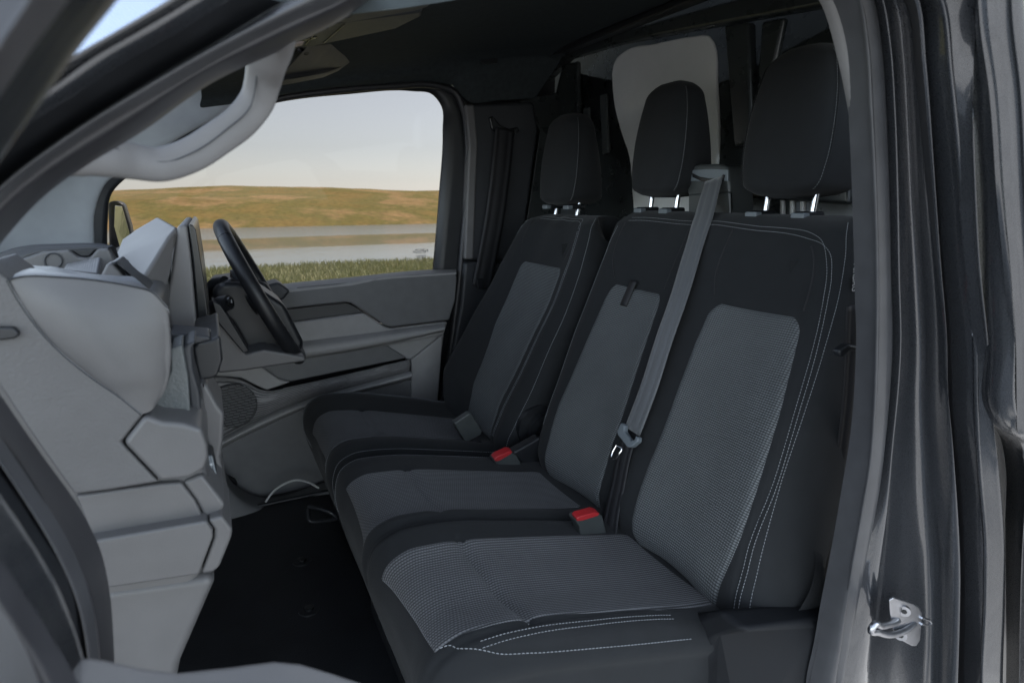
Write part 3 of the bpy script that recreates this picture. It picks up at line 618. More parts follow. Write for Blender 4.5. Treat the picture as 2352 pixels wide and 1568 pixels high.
# small hardware seen in the gap of the sliding door
tube('latch_pin', [at(2288, 172, Y=-.47), at(2291, 172, Y=-.49)], .006, MT['black'], van)
box('latch_housing', at(2302, 236, Y=-.468), (.012, .016, .040), MT['black'], van, bevel=.003)
# floor, roof lining, bulkhead
obj('cab_floor', [(-1.5, -.42, -.075), (.3, -.42, -.075), (.3, 1.3, -.075), (-1.5, 1.3, -.075)], [(0, 1, 2, 3)], MT['black'], van, solid=.03)
HX = np.array([-1.0, -.9, -.75, -.6, -.45, -.3, -.15, 0, .10, .14])
HZ = np.array([1.165, 1.185, 1.225, 1.258, 1.288, 1.32, 1.348, 1.372, 1.382, 1.375])
def hrail(Y, dz): return [(x, Y, z+dz) for x, z in zip(HX, HZ)]
far_in = [at(x, y, Y=1.185) for x, y in [(540, 225), (600, 222), (700, 207), (800, 199), (900, 193), (985, 190), (1045, 200), (1070, 230), (1150, 230), (1228, 226)]]
loft('headliner', [Spl(p)(np.linspace(0, 1, 40)) for p in (hrail(-.36, -.17), hrail(-.33, -.07), hrail(-.25, -.02), hrail(-.05, 0), hrail(.45, .004), hrail(.95, 0), hrail(1.08, -.012), hrail(1.125, -.035), far_in)], MT['liner'], van, across=5)
obj('roof_skin', [(-1.02, -.40, 1.27), (.4, -.40, 1.49), (.4, 1.3, 1.49), (-1.02, 1.3, 1.27)], [(0, 1, 2, 3)], MT['paint'], van, solid=.01)
prism('headliner_lip', [(.10, -.3, 1.37), (.10, 1.14, 1.385), (.16, 1.14, 1.395), (.16, -.3, 1.38)], (0, 0, -.02), MT['black'], van, bevel=.006)
loft('cant_rail', [Spl(p)(np.linspace(0, 1, 40)) for p in (hrail(-.365, -.150)[3:], hrail(-.405, -.140)[3:], hrail(-.435, -.08)[3:], hrail(-.44, -.01)[3:], hrail(-.41, .085)[3:])], MT['paint'], van, across=4)
# recess for a roof handle and a small switch plate above the far window
far_y = 1.105
rec = panel('roof_recess', [(815, 125), (838, 116), (1000, 111), (1012, 118), (1010, 148), (960, 152), (835, 155), (816, 150)], 1.098, .03, MT['black'], van, bevel=.004)
panel('coat_hook', [(1106, 134), (1140, 132), (1144, 136), (1143, 146), (1110, 148), (1105, 144)], 1.105, .01, MT['black'], van, bevel=.002)
BX = .215
bh = obj('bulkhead', [(BX, -.42, -.08), (BX, 1.35, -.08), (BX, 1.35, 1.56), (BX, -.42, 1.56)], [(0, 1, 2, 3)], MT['bulk'], van, solid=.01, solid_off=1)
lp = [at(x, y, X=BX-.010) for x, y in [(1404, 170), (1410, 140), (1432, 118), (1500, 101), (1600, 82), (1624, 80), (1638, 100), (1645, 190), (1650, 320), (1640, 440), (1620, 560), (1462, 560), (1452, 450), (1443, 358), (1424, 300), (1408, 230)]]
prism('bulkhead_panel', list(Spl(lp+[lp[0]])(np.linspace(0, 1, 70, endpoint=False))), (.012, 0, 0), MT['bulk_light'], van, bevel=.006, seg=4)
for pts, dx in (([(1338, 248), (1352, 246), (1356, 345), (1342, 348)], .012), ([(1376, 218), (1392, 214), (1398, 352), (1382, 356)], .012), ([(1290, 150), (1325, 140), (1330, 330), (1300, 340), (1268, 240)], .02),
                ([(1662, 60), (1718, 50), (1726, 330), (1684, 340)], .03), ([(1748, 50), (1800, 40), (1756, 250), (1730, 320)], .022), ([(1650, 400), (1950, 420), (1950, 470), (1655, 452)], .02)):
    prism('bulkhead_rib', [at(x, y, X=BX-dx) for x, y in pts], (dx, 0, 0), MT['satin' if pts[0][0] in (1338, 1376) else 'bulk'], van, bevel=min(.008, dx*.45), seg=4)  # two ribs in a lighter material for the light their edges catch
for x0 in (1790, 1812, 1836): prism('bulkhead_rib', [at(x, y, X=BX-.012) for x, y in [(x0, 440), (x0+9, 440), (x0+9, 520), (x0, 520)]], (.012, 0, 0), MT['bulk_light'], van, bevel=.004)
prism('bulkhead_frame', [at(x, y, X=BX-.04) for x, y in [(1262, 120), (1400, 78), (1640, 10), (1900, -60), (1910, 10), (1660, 55), (1420, 100), (1300, 135), (1255, 180), (1235, 300), (1222, 300), (1240, 180)]], (.04, 0, 0), MT['bulk'], van, bevel=.010)
# far door post with its trim
fp = panel('post_trim', [(1069, 238), (1228, 233), (1238, 300), (1215, 470), (1195, 602), (1066, 597), (1078, 330)], 1.165, .06, MT['trim_dark'], van, bevel=.016, seg=5)
panel('post_trim_lit_edge', [(1069, 240), (1090, 239), (1098, 330), (1088, 596), (1067, 596), (1078, 330)], 1.160, .04, MT['trim_mid'], van, bevel=.008, seg=4)  # front facet in lighter grey, light on the edge put into colour
panel('post_base_trim', [(1067, 601), (1210, 604), (1170, 720), (1120, 960), (1012, 950), (1042, 790), (1058, 700)], 1.160, .06, MT['trim_dark'], van, bevel=.014, seg=4)
panel('side_lining_panel', [(1195, 232), (1330, 200), (1330, 1000), (1100, 1000), (1190, 604), (1216, 470), (1240, 300)], 1.20, .02, MT['bulk'], van, bevel=.004)
sealp = [(540, 256), (600, 236), (640, 226), (760, 209), (900, 198), (1000, 197), (1045, 212), (1064, 250), (1074, 330), (1060, 590), (1046, 720), (1030, 840), (1006, 945), (990, 1010)]
tube('door_seal', rail(sealp, 80, Y=1.185), .011, MT['rubber'], van, n=12)
# far windscreen pillar, pale trim
fa = [[(-260, 600, 1.20), (0, 610, 1.20), (120, 640, 1.20), (212, 700, 1.20)],]
lo = rail([(170, 760), (206, 640), (210, 560), (214, 480), (246, 412), (290, 384), (420, 306), (548, 238)], 50, Y=1.20)
mi = rail([(60, 760), (100, 620), (130, 500), (150, 440), (200, 370), (250, 330), (400, 225), (530, 195)], 50, Y=1.165)
up = rail([(-300, 760), (-160, 620), (-60, 500), (0, 440), (100, 340), (180, 270), (360, 150), (490, 120)], 50, Y=1.08)
loft('windscreen_pillar_trim', [lo+V((0, .015, 0)), lo, mi, up], MT['trim_light'], van, across=6)
up2 = rail([(486, 118), (560, 90), (640, 60)], 20, Y=1.08); mi2 = rail([(527, 194), (580, 190), (640, 170)], 20, Y=1.16); lo2 = rail([(545, 240), (590, 228), (640, 214)], 20, Y=1.195)
loft('pillar_head_trim', [lo2, mi2, up2], MT['trim_dark'], van, across=6)
# outer body side behind the far door and trims
for nm, q in (('body_side', [(-1.62, -.6), (.3, -.6), (.3, .56), (-1.62, .56)]), ('body_side', [(-.20, .56), (.3, .56), (.3, 1.45), (-.20, 1.45)]), ('body_side', [(-1.0, 1.235), (-.20, 1.275), (-.20, 1.45), (-1.0, 1.26)])):
    prism(nm, [(x, 1.26, z) for x, z in q], (0, .04, 0), MT['paint_in'], van, bevel=.002)
# windscreen, scuttle and firewall
obj('windscreen_dim_band', [(-1.172, -.30, 1.092), (-1.172, 1.13, 1.092), (-1.03, 1.10, 1.185), (-1.03, -.30, 1.175)], [(0, 1, 2, 3)], MT['dim_band'], van)  # added strip of darker glass, dims the bright sky behind it
obj('windscreen', [(-1.62, -.30, .80), (-1.62, 1.20, .80), (-1.173, 1.13, 1.091), (-1.173, -.30, 1.091)], [(0, 1, 2, 3)], MT['screen'], van)
obj('scuttle', [(-1.66, -.30, .70), (-1.21, -.16, .70), (-1.21, 1.2, .70), (-1.66, 1.3, .70)], [(0, 1, 2, 3)], MT['black'], van, solid=.01)
obj('firewall', [(-1.5, -.42, -.1), (-1.5, 1.3, -.1), (-1.62, 1.3, .80), (-1.62, -.42, .80)], [(0, 1, 2, 3)], MT['black'], van, solid=.02)
# grab handle on the near pillar
gh = thing('grab_handle', 'pale grey plastic grab handle on the near windscreen pillar', 'grab handle', tuple(at(400, 360, Y=-.33)))
hp = [(90, 366, -.352), (170, 350, -.345), (245, 357, -.335), (310, 371, -.322), (365, 378, -.315), (430, 360, -.312), (500, 318, -.31), (560, 272, -.31), (592, 228, -.312), (604, 185, -.32), (611, 145, -.335), (622, 105, -.348), (630, 60, -.365)]
tube('handle_bar', [at(x, y, Y=Y) for x, y, Y in hp], [.012, .0150, .0140, .0125, .0118, .0118, .0118, .0118, .0118, .0122, .0132, .0145, .0150], MT['trim_mid'], gh, n=28, flat=.48, samples=90, up=(0, 1, 0))
tube('handle_seam', [at(x, y, Y=Y-.0060) for x, y, Y in [(258, 338, -.333), (330, 366, -.318), (380, 372, -.313), (440, 352, -.312), (520, 298, -.31), (575, 245, -.312), (588, 190, -.318), (592, 150, -.33)]], .0006, MT['trim_dark'], gh, n=6, samples=60)
# open passenger door, close to the camera
pd = thing('open_passenger_door', 'open passenger door, blurred at the left edge of the picture', 'door', tuple(at(0, 1400, Y=-.5)))
e1 = rail([(620, -420), (300, -40), (271, 0), (176, 120), (134, 183), (0, 369), (-100, 520), (-330, 860), (-420, 1060)], 60, Y=-.555); e2 = rail([(500, -440), (185, -40), (158, 0), (70, 120), (0, 222), (-150, 430), (-400, 800), (-520, 1040)], 60, Y=-.585); e3 = rail([(390, -460), (70, -40), (46, 0), (0, 78), (-160, 320), (-440, 740), (-600, 1020)], 60, Y=-.60)
loft('window_frame', [e1+V((-.01, .03, 0)), e1, e1*.7+e2*.3+V((0, -.008, 0)), e1*.35+e2*.65+V((0, -.004, 0)), e2], MT['gloss'], pd, across=3)
loft('window_seal', [e2, e2*.5+e3*.5+V((0, -.008, 0)), e3, e3+V((-.02, .01, 0))], MT['rubber'], pd, across=3)
d1 = rail([(-420, 760), (-200, 960), (-60, 1130), (0, 1209), (99, 1366), (145, 1457), (172, 1515), (210, 1620)], 40, Y=-.52); d2 = rail([(-500, 800), (-240, 1010), (-60, 1210), (0, 1279), (62, 1374), (137, 1490), (185, 1580), (205, 1640)], 40, Y=-.545); d3 = rail([(-560, 900), (-280, 1100), (-60, 1310), (0, 1395), (41, 1457), (90, 1568), (110, 1640)], 40, Y=-.56); d4 = rail([(-700, 1200), (-400, 1400), (-60, 1560), (0, 1575), (30, 1590), (60, 1620), (70, 1640)], 40, Y=-.58)
d0 = rail([(-380, 740), (-180, 930), (-60, 1090), (0, 1170), (70, 1275), (112, 1345), (140, 1440), (160, 1560)], 40, Y=-.49)
loft('door_shell', [d0+V((-.02, .02, 0)), d0*.5+d1*.5+V((0, .012, 0)), d1, d1*.5+d2*.5+V((0, -.010, 0)), d2], MT['paint'], pd, across=4)
loft('door_seal', [d2, d2*.5+d3*.5+V((0, -.006, 0)), d3], MT['rubber'], pd, across=4)
loft('door_trim', [d3, d3*.5+d4*.5+V((0, -.01, 0)), d4], MT['trim'], pd, across=3)
ar = [at(x, y, Y=-.50) for x, y in [(165, 1480), (249, 1495), (340, 1516), (414, 1525), (539, 1512), (630, 1501), (690, 1507), (760, 1528), (905, 1575), (905, 1680), (165, 1680)]]
prism('armrest', ar, (0, -.14, .0), MT['trim_mid'], pd, bevel=.012, seg=5)
# sliding door skin beyond the rear post
sl_ = thing('sliding_door', 'dark glossy sliding side door at the right edge', 'door', tuple(at(2352, 1560, Y=-.52)))
g1 = z7([(1030, -60), (1040, 100), (1080, 400), (1115, 900), (1150, 1300)])+z8([(1160, 0), (1166, 320), (1170, 420), (1210, 470), (1230, 700), (1215, 1000), (1200, 1568), (1195, 1800)])
g0 = z7([(1000, -60), (1008, 100), (1020, 500), (1040, 900), (1055, 1300)])+z8([(1060, 0), (1064, 340), (1080, 380), (1170, 500), (1195, 640), (1190, 900), (1186, 1568), (1180, 1800)])
q0 = rail(g0, 110, Y=-.495); q1 = rail(g1, 110, Y=-.515)
loft('door_edge', [q0+V((.03, .03, 0)), q0, q0*.6+q1*.4+V((0, -.012, 0)), q1*.8+q0*.2+V((0, -.004, 0)), q1+V((0, .004, 0))], MT['paint'], sl_, across=4)
sk = [np.stack([q1[:, 0]+dx, q1[:, 1]+dy, q1[:, 2]], 1) for dx, dy in ((.0, -.002), (.01, -.012), (.03, -.018), (.25, -.030), (.9, -.05))]
loft('door_skin', sk, MT['paint'], sl_, across=3)
# ------------------------------------------------------------------ driver's door
dd = thing('driver_door', 'closed driver door with grey trim and clear window across the cab', 'door', (-.6, 1.2, -.1))
fi = rail([(250, 760), (246, 620), (246, 500), (252, 450), (300, 398), (420, 322), (530, 263), (640, 234), (800, 215), (950, 208), (998, 216), (1018, 242), (1021, 300), (1012, 450), (994, 660)], 140, Y=1.212)
fo = rail([(205, 760), (212, 620), (214, 500), (222, 450), (284, 384), (420, 304), (530, 246), (640, 218), (800, 200), (960, 192), (1040, 198), (1070, 236), (1080, 320), (1064, 560), (1050, 680)], 140, Y=1.205)
loft('window_frame', [fo, fo*.4+fi*.6, fi, fi+V((0, .02, 0))], MT['black'], dd)
gp = rail([(225, 760), (230, 620), (232, 500), (242, 440), (292, 390), (420, 312), (530, 255), (640, 226), (800, 207), (955, 200), (1010, 205), (1030, 240), (1032, 300), (1020, 450), (1000, 690)], 60, Y=1.225)
gl_ = obj('window_glass', list(gp), [tuple(range(len(gp)))], MT['glass'], dd, smooth=False)
# maker's mark printed on the glass, read from outside so reversed here
def text(name, s, size, o, ex, ey, mat, parent, depth=.0004):
    cu = bpy.data.curves.new(name, 'FONT'); cu.body = s; cu.size = size; cu.extrude = depth; cu.align_x = 'CENTER'; cu.align_y = 'CENTER'; cu.resolution_u = 2
    t_ = bpy.data.objects.new(name+'_c', cu); COL.objects.link(t_)
    me = bpy.data.meshes.new_from_object(t_.evaluated_get(bpy.context.evaluated_depsgraph_get())); bpy.data.objects.remove(t_)
    ex, ey = V(ex)/np.linalg.norm(ex), V(ey)/np.linalg.norm(ey); ez = np.cross(ex, ey)
    vs = [V(o)+v.co.x*ex+v.co.y*ey+v.co.z*ez for v in me.vertices]; fs = [tuple(p.vertices) for p in me.polygons]
    return obj(name, vs, fs, mat, parent, smooth=False)
GM = (lambda x, y: at(x, y, Y=1.2235))
text('glass_print', 'FoMoCo', .016, GM(966, 577), (-1, 0, 0), (0, 0, 1), MT['ink'], dd)
v, f = merge([tube(None, [GM(*a), GM(*b)], .0006, None, n=4) for a, b in (((955, 573), (977, 572)), ((977, 572), (977, 581)), ((977, 581), (955, 582)), ((955, 582), (955, 573)), ((953, 601), (980, 600)), ((955, 597), (979, 596)))]); obj('glass_print_box', v, f, MT['ink'], dd)
text('glass_print', 'TEMPERED', .008, GM(967, 588), (-1, 0, 0), (0, 0, 1), MT['ink'], dd); text('glass_print', '43R-001', .008, GM(967, 592), (-1, 0, 0), (0, 0, 1), MT['ink'], dd)
# belt-line ledge and trim panels
panel('belt_line_trim', [(590, 676), (690, 664), (820, 650), (860, 640), (1046, 626), (1050, 640), (1046, 690), (1032, 735), (898, 751), (884, 747), (838, 716), (806, 696), (793, 694), (640, 711), (560, 715)], 1.130, .08, MT['door_dark'], dd, bevel=.006)
lg = [rail([(560, 664), (623, 655), (800, 637), (992, 619), (1048, 618)], 40, Y=1.205), rail([(560, 668), (623, 660), (800, 642), (992, 623), (1048, 622)], 40, Y=1.165), rail([(560, 677), (640, 667), (800, 650), (860, 639), (992, 629), (1048, 625)], 40, Y=1.133), rail([(560, 684), (640, 674), (800, 657), (860, 645), (992, 634), (1048, 630)], 40, Y=1.130)]
loft('belt_ledge', lg, MT['door_trim'], dd, across=4)
tr = panel('ledge_tray', [(672, 667), (684, 660), (800, 649), (812, 652), (790, 658), (690, 669)], 1.134, .02, MT['door_dark'], dd, bevel=.003)
panel('switch_recess', [(650, 711), (795, 696), (806, 699), (836, 717), (670, 738), (645, 740)], 1.155, .05, MT['ribbed'], dd, bevel=.002)
panel('armrest_trim', [(640, 742), (670, 740), (838, 719), (884, 750), (898, 754), (1030, 738), (1020, 770), (886, 796), (700, 822), (640, 830)], 1.140, .08, MT['door_trim'], dd, bevel=.010, seg=4)
arm = [rail([(620, 790), (700, 783), (886, 760), (1022, 742)], 40, Y=1.136), rail([(620, 806), (700, 798), (886, 772), (1022, 751)], 40, Y=1.105), rail([(620, 826), (700, 817), (886, 787), (1021, 758)], 40, Y=1.103), rail([(620, 834), (700, 824), (886, 792), (1020, 762)], 40, Y=1.145)]
loft('armrest', arm, MT['door_trim'], dd, across=4)
panel('door_card', [(560, 826), (700, 822), (886, 794), (1020, 766), (1010, 850), (1000, 950), (940, 945), (940, 828), (886, 800), (600, 852)], 1.165, .05, MT['door_trim'], dd, bevel=.004)
panel('pocket_lid', [(599, 842), (884, 790), (935, 822), (668, 876), (640, 870)], 1.150, .05, MT['door_dark'], dd, bevel=.004)
panel('pocket_shoulder', [(480, 850), (560, 842), (600, 842), (642, 872), (668, 878), (612, 897), (552, 868), (494, 870)], 1.13, .06, MT['door_trim'], dd, bevel=.006)
# ribbed band sweeping down to the loudspeaker
ts_ = rail([(480, 862), (550, 869), (612, 897), (670, 886), (800, 858), (942, 824)], 60, Y=1.118); bs_ = rail([(470, 1030), (510, 1006), (620, 950), (690, 922), (800, 890), (942, 852)], 60, Y=1.118)
R_ = np.array([ts_*(1-k)+bs_*k+V((0, -.008*math.sin(k*math.pi), 0)) for k in np.linspace(0, 1, 8)])
uvr = np.stack([np.tile(np.linspace(0, .75, 60), 8), np.repeat(np.linspace(0, .078, 8), 60)], 1)
obj('ribbed_band', R_.reshape(-1, 3), grid_faces(8, 60), MT['ribbed'], dd, uv=uvr, solid=.004, solid_off=1)
un = [bs_, bs_+V((0, -.022, -.004)), rail([(470, 1046), (510, 1022), (620, 968), (690, 938), (800, 904), (944, 866)], 60, Y=1.095), rail([(470, 1056), (510, 1032), (620, 976), (690, 944), (800, 910), (944, 872)], 60, Y=1.15)]
loft('pocket_rim', un, MT['door_trim'], dd, across=3)
# loudspeaker grille: a dished plate with slots
sc0 = at(536, 932, Y=1.106)
v = [sc0+V((.068*math.cos(a), -.004, .070*math.sin(a))) for a in np.linspace(0, 2*math.pi, 40, endpoint=False)]
sp_ = prism('speaker_plate', v, (0, .01, 0), MT['black'], dd, bevel=.002)
for i in range(15):
    z = -.062+.0088*i; hw = math.sqrt(max(0, .066**2-z*z)); x0 = -hw; k = 0
    while x0 < hw-.004:
        ln = .017 if not (k == 0 and i % 2) else .009
        x1 = min(x0+ln, hw); box('grille_bar', sc0+V(((x0+x1)/2, -.006, z+.0022+.12*(x0+x1)/2)), (max(.002, x1-x0), .004, .0030), MT['door_dark'], sp_, bevel=0); x0 = x1+.0028; k += 1
panel('door_pocket', [(500, 1020), (700, 940), (800, 905), (945, 872), (960, 960), (860, 1110), (700, 1200), (500, 1120)], 1.16, .04, MT['door_dark'], dd, bevel=.006)
panel('door_edge_trim', [(945, 826), (1018, 768), (1004, 960), (990, 1010), (946, 990)], 1.150, .05, MT['door_trim'], dd, bevel=.006)
# wing mirror outside the glass
mh = panel('wing_mirror', [(248, 464), (268, 460), (284, 468), (300, 520), (306, 560), (292, 580), (256, 590), (250, 560)], 1.55, .08, MT['black'], dd, bevel=.010)
panel('mirror_glass', [(264, 472, 1.47), (280, 474, 1.49), (296, 530, 1.53), (301, 560, 1.54), (278, 578, 1.50), (262, 520, 1.46)], 1.494, .004, MT['mirror'], mh, bevel=.001)
# kick trim under the door
kt = thing('kick_trim', 'dark grey moulded kick trim below the driver door', 'trim', tuple(at(560, 1240, Y=1.05)))
k1 = rail([(470, 1080), (500, 1086), (540, 1130), (590, 1158), (650, 1158), (720, 1135), (800, 1110)], 40, Y=1.05); k2 = rail([(470, 1110), (520, 1135), (590, 1180), (650, 1184), (720, 1165), (800, 1140)], 40, Y=1.02); k3 = rail([(470, 1250), (560, 1252), (650, 1245), (760, 1225), (800, 1215)], 40, Y=1.0)
loft('sill_moulding', [k1+V((0, .06, 0)), k1, k2, k3], MT['door_dark'], kt, across=4)
panel('side_lining', [(440, 1020), (830, 900), (830, 1180), (440, 1180)], 1.14, .02, MT['door_dark'], kt, bevel=.002)
panel('foot_vent', [(478, 1070), (540, 1100), (546, 1112), (540, 1130), (480, 1095)], 1.13, .02, MT['black'], kt, bevel=.003)
cb = tube('charging_cable', rail([(610, 1152), (626, 1130), (650, 1112), (682, 1102), (706, 1106), (732, 1120)], 40, Y=1.04), .0035, MT['white'], None, n=10)
tag(cb, 'thin white cable looped beside the driver seat', 'cable')
# floor mat with two fixings
fm = thing('floor_mat', 'black rubber floor mat in the driver footwell', 'floor mat', (-.85, .6, -.07))
box('mat', (-.90, .42, -.066), (.78, 1.30, .010), MT['mat'], fm, bevel=.004)
tube('mat_edge', [(-1.28, 1.05, -.058), (-.76, 1.05, -.058), (-.60, 1.05, -.058)], .006, MT['mat'], fm)
for x, y in ((694, 1288), (710, 1400)):
    c = at(x, y, Z=-.060); b_ = tube('mat_fixing', [c+V((0, 0, -.004)), c+V((0, 0, .003))], .024, MT['black'], fm, n=24); tube('fixing_knob', [c+V((0, 0, .003)), c+V((0, 0, .009))], .011, MT['gloss'], b_, n=16)

# ------------------------------------------------------------------ dashboard
ds = thing('dashboard', 'grey moulded dashboard with glove boxes and open top shelf at left', 'dashboard', (-1.1, .4, -.06))
YE = -.20
pb = [at(x, y, Y=-.198) for x, y in [(-260, 860), (60, 740), (140, 700), (350, 715), (352, 850), (318, 940), (380, 988), (462, 1012), (470, 1040), (505, 1215), (470, 1305), (400, 1530), (-260, 1530)]]
prism('dash_core', pb, (0, 1.33, 0), MT['trim'], ds, bevel=.02, seg=4)
def dpanel(name, px, mat, Y=YE, depth=.10, bevel=.006, seg=4, label=None):
    o = panel(name, px, Y, depth, mat, ds, bevel=bevel, seg=seg); return o
# end panel, glove box lids and lower cover
dpanel('end_panel', [(-40, 600), (18, 640), (59, 702), (97, 761), (132, 793), (220, 866), (293, 918), (331, 950), (278, 1016), (365, 1107), (249, 1126), (170, 1136), (83, 1014), (20, 920), (-60, 800)], MT['trim_grain'], Y=-.215, depth=.09, bevel=.003)
dpanel('corner_panel', [(333, 953), (282, 1017), (368, 1107), (436, 1099), (470, 1078), (478, 1050), (476, 1022), (464, 984), (420, 972), (373, 968)], MT['trim'], Y=-.218, depth=.12, bevel=.005, seg=4)
gl1 = dpanel('glove_box_lid', [(172, 1138), (368, 1111), (416, 1108), (448, 1150), (468, 1192), (290, 1226), (212, 1240)], MT['trim'], Y=-.205, depth=.12, bevel=.003)
dpanel('glove_box_lid_end', [(419, 1107), (460, 1090), (470, 1094), (518, 1159), (503, 1184), (471, 1191), (450, 1149)], MT['trim'], Y=-.203, depth=.12, bevel=.004)
dpanel('glove_box_drawer', [(195, 1245), (473, 1196), (489, 1217), (489, 1235), (457, 1320), (232, 1354)], MT['trim'], Y=-.220, depth=.12, bevel=.003)
dpanel('glove_box_drawer_end', [(477, 1194), (510, 1184), (535, 1217), (531, 1236), (504, 1303), (489, 1315), (461, 1319), (492, 1236), (492, 1216)], MT['trim'], Y=-.217, depth=.10, bevel=.004)
dpanel('knee_cover', [(233, 1358), (488, 1322), (492, 1342), (414, 1522), (390, 1640), (230, 1640)], MT['trim'], Y=-.20, depth=.14, bevel=.012, seg=5)
# passenger airbag panel: one large bulged moulding
rows = [[(22, 642), (41, 636), (146, 635), (234, 644), (300, 656), (350, 670), (384, 705)], [(40, 676), (120, 672), (230, 690), (320, 704), (372, 724), (388, 738)], [(70, 722), (150, 716), (240, 730), (330, 745), (380, 765), (391, 778)], [(132, 795), (200, 785), (280, 790), (350, 800), (385, 812), (392, 816)],
        [(220, 868), (270, 856), (320, 852), (365, 856), (384, 860), (388, 864)], [(270, 902), (300, 896), (330, 892), (360, 894), (372, 896), (377, 900)], [(326, 947), (332, 945), (340, 943), (350, 938), (356, 932), (360, 926)]]
bul = [0, .007, .011, .013, .011, .006, .001]
R0 = []
for rw, bb in zip(rows, bul):
    p = rail(rw, 30, Y=-.208); k = np.linspace(0, 1, 30); p[:, 1] -= bb*np.sin(np.pi*np.clip(k*1.05, 0, 1))**.8+.006*(1-k)
    R0.append(np.concatenate([[p[0]+V((-.004, .02, 0))], p, [p[-1]+V((.0, .012, -.001))], [p[-1]+V((-.008, .06, -.002))]]))
loft('airbag_panel', R0, MT['trim'], ds, across=6)
edge = [p[1] for p in R0]; edge2 = [p[-3] for p in R0]
for nm, e_ in (('airbag_seam', edge), ('airbag_seam', list(R0[0][1:-2]))): tube(nm, [p+V((0, -.0006, 0)) for p in e_], .0008, MT['gloss'], ds, n=6, samples=60)
# top shelf: rim, lit top surface, well with ribbed mat, lamp, dividers
tp_out = rail([(-60, 640), (-30, 600), (8, 580), (53, 569), (132, 564), (234, 564), (266, 569)], 50, Y=.06)
tp_in = rail([(40, 612), (45, 603), (52, 594), (97, 577), (164, 572), (225, 570), (246, 571)], 50, Y=.05)
loft('shelf_rim', [tp_out+V((0, .03, -.03)), tp_out, tp_out*.5+tp_in*.5+V((0, 0, .002)), tp_in, tp_in+V((0, .004, -.006))], MT['trim_dark'], ds, across=3)
f0 = rail([(-60, 640), (20, 640), (41, 636), (146, 635), (234, 644), (293, 655), (346, 669), (384, 704)], 50, Y=-.205)
f1 = rail([(-50, 620), (22, 618), (50, 614), (126, 622), (182, 634), (240, 640), (290, 648), (330, 655)], 50, Y=-.12)
f2 = rail([(-40, 600), (30, 606), (47, 604), (52, 611), (126, 620), (182, 631), (214, 636), (300, 640)], 50, Y=-.08)
loft('shelf_front', [f0+V((0, .01, -.02)), f0, f1, f2, f2+V((0, .02, -.05))], MT['trim'], ds, across=4)
dpanel('shelf_wall', [(48, 606), (50, 594), (97, 578), (158, 574), (180, 590), (205, 592), (224, 572), (250, 571), (262, 600), (262, 650), (60, 650)], MT['trim'], Y=.045, depth=.05, bevel=.003)
panel('cup_recess', [(160, 573), (222, 571), (206, 590), (184, 590)], .050, .04, MT['black'], ds, bevel=.002)
ring = [at(122+20*math.cos(a), 599+17.5*math.sin(a), Y=.0435) for a in np.linspace(0, 2*math.pi, 41)]
tube('shelf_speaker_ring', ring, .0010, MT['trim_dark'], ds, n=6, cap=False)
for i in range(13):
    x = 152+i*5.6
    tube('shelf_mat_rib', [at(x, 626-i*.4+(i*1.0), Y=-.03), at(x+8, 611-i*1.15, Y=.03)], .0035, MT['trim'], ds, n=8)
panel('shelf_divider', [(230, 636), (246, 604), (262, 608), (290, 640), (300, 652), (262, 648)], -.05, .03, MT['trim_mid'], ds, bevel=.003)
panel('shelf_divider_rim', [(252, 604), (268, 598), (300, 632), (335, 655), (345, 668), (312, 654), (296, 640), (276, 612)], -.06, .06, MT['trim_dark'], ds, bevel=.004)
# notch in the end panel
panel('end_notch', [(-30, 752), (30, 752), (44, 768), (36, 778), (-30, 786)], -.222, .02, MT['black'], ds, bevel=.004)
# open niche with textured lining and black surround
panel('niche_lining', [(392, 800), (418, 790), (432, 870), (438, 962), (376, 956), (340, 946), (372, 900), (392, 850)], -.175, .05, MT['niche'], ds, bevel=.002)
panel('niche_top', [(390, 764), (480, 772), (486, 780), (440, 792), (425, 800), (418, 800), (392, 790)], -.10, .05, MT['trim_dark'], ds, bevel=.006)
panel('niche_edge', [(418, 800), (430, 788), (452, 782), (440, 800), (444, 850), (458, 900), (466, 985), (440, 968), (430, 870)], -.16, .06, MT['trim_dark'], ds, bevel=.008)
panel('niche_surround', [(441, 800), (452, 786), (486, 779), (506, 770), (512, 826), (500, 862), (492, 868), (456, 876), (448, 840)], -.10, .16, MT['black'], ds, bevel=.010, seg=5)
panel('chrome_insert', [(482, 762), (502, 768), (506, 772), (486, 776)], -.06, .02, MT['chrome'], ds, bevel=.002)
# lower end of the centre stack
panel('stack_side', [(456, 878), (476, 884), (500, 930), (515, 950), (512, 1010), (506, 1050), (530, 1210), (500, 1180), (480, 1100), (478, 1040), (466, 985)], -.12, .10, MT['trim'], ds, bevel=.010, seg=5)
vt = panel('air_vent', [(470, 1040), (490, 1044), (512, 1152), (498, 1144), (480, 1096)], -.150, .03, MT['black'], ds, bevel=.003)
for i in range(3): tube('vent_slat', [at(474+i*5, 1046, Y=-.154), at(496+i*5, 1142-i*1, Y=-.154)], .0016, MT['tongue'], vt, n=6)
panel('vent_slider', [(468, 1064), (488, 1064), (490, 1071), (470, 1071)], -.160, .012, MT['trim_light'], vt, bevel=.002)
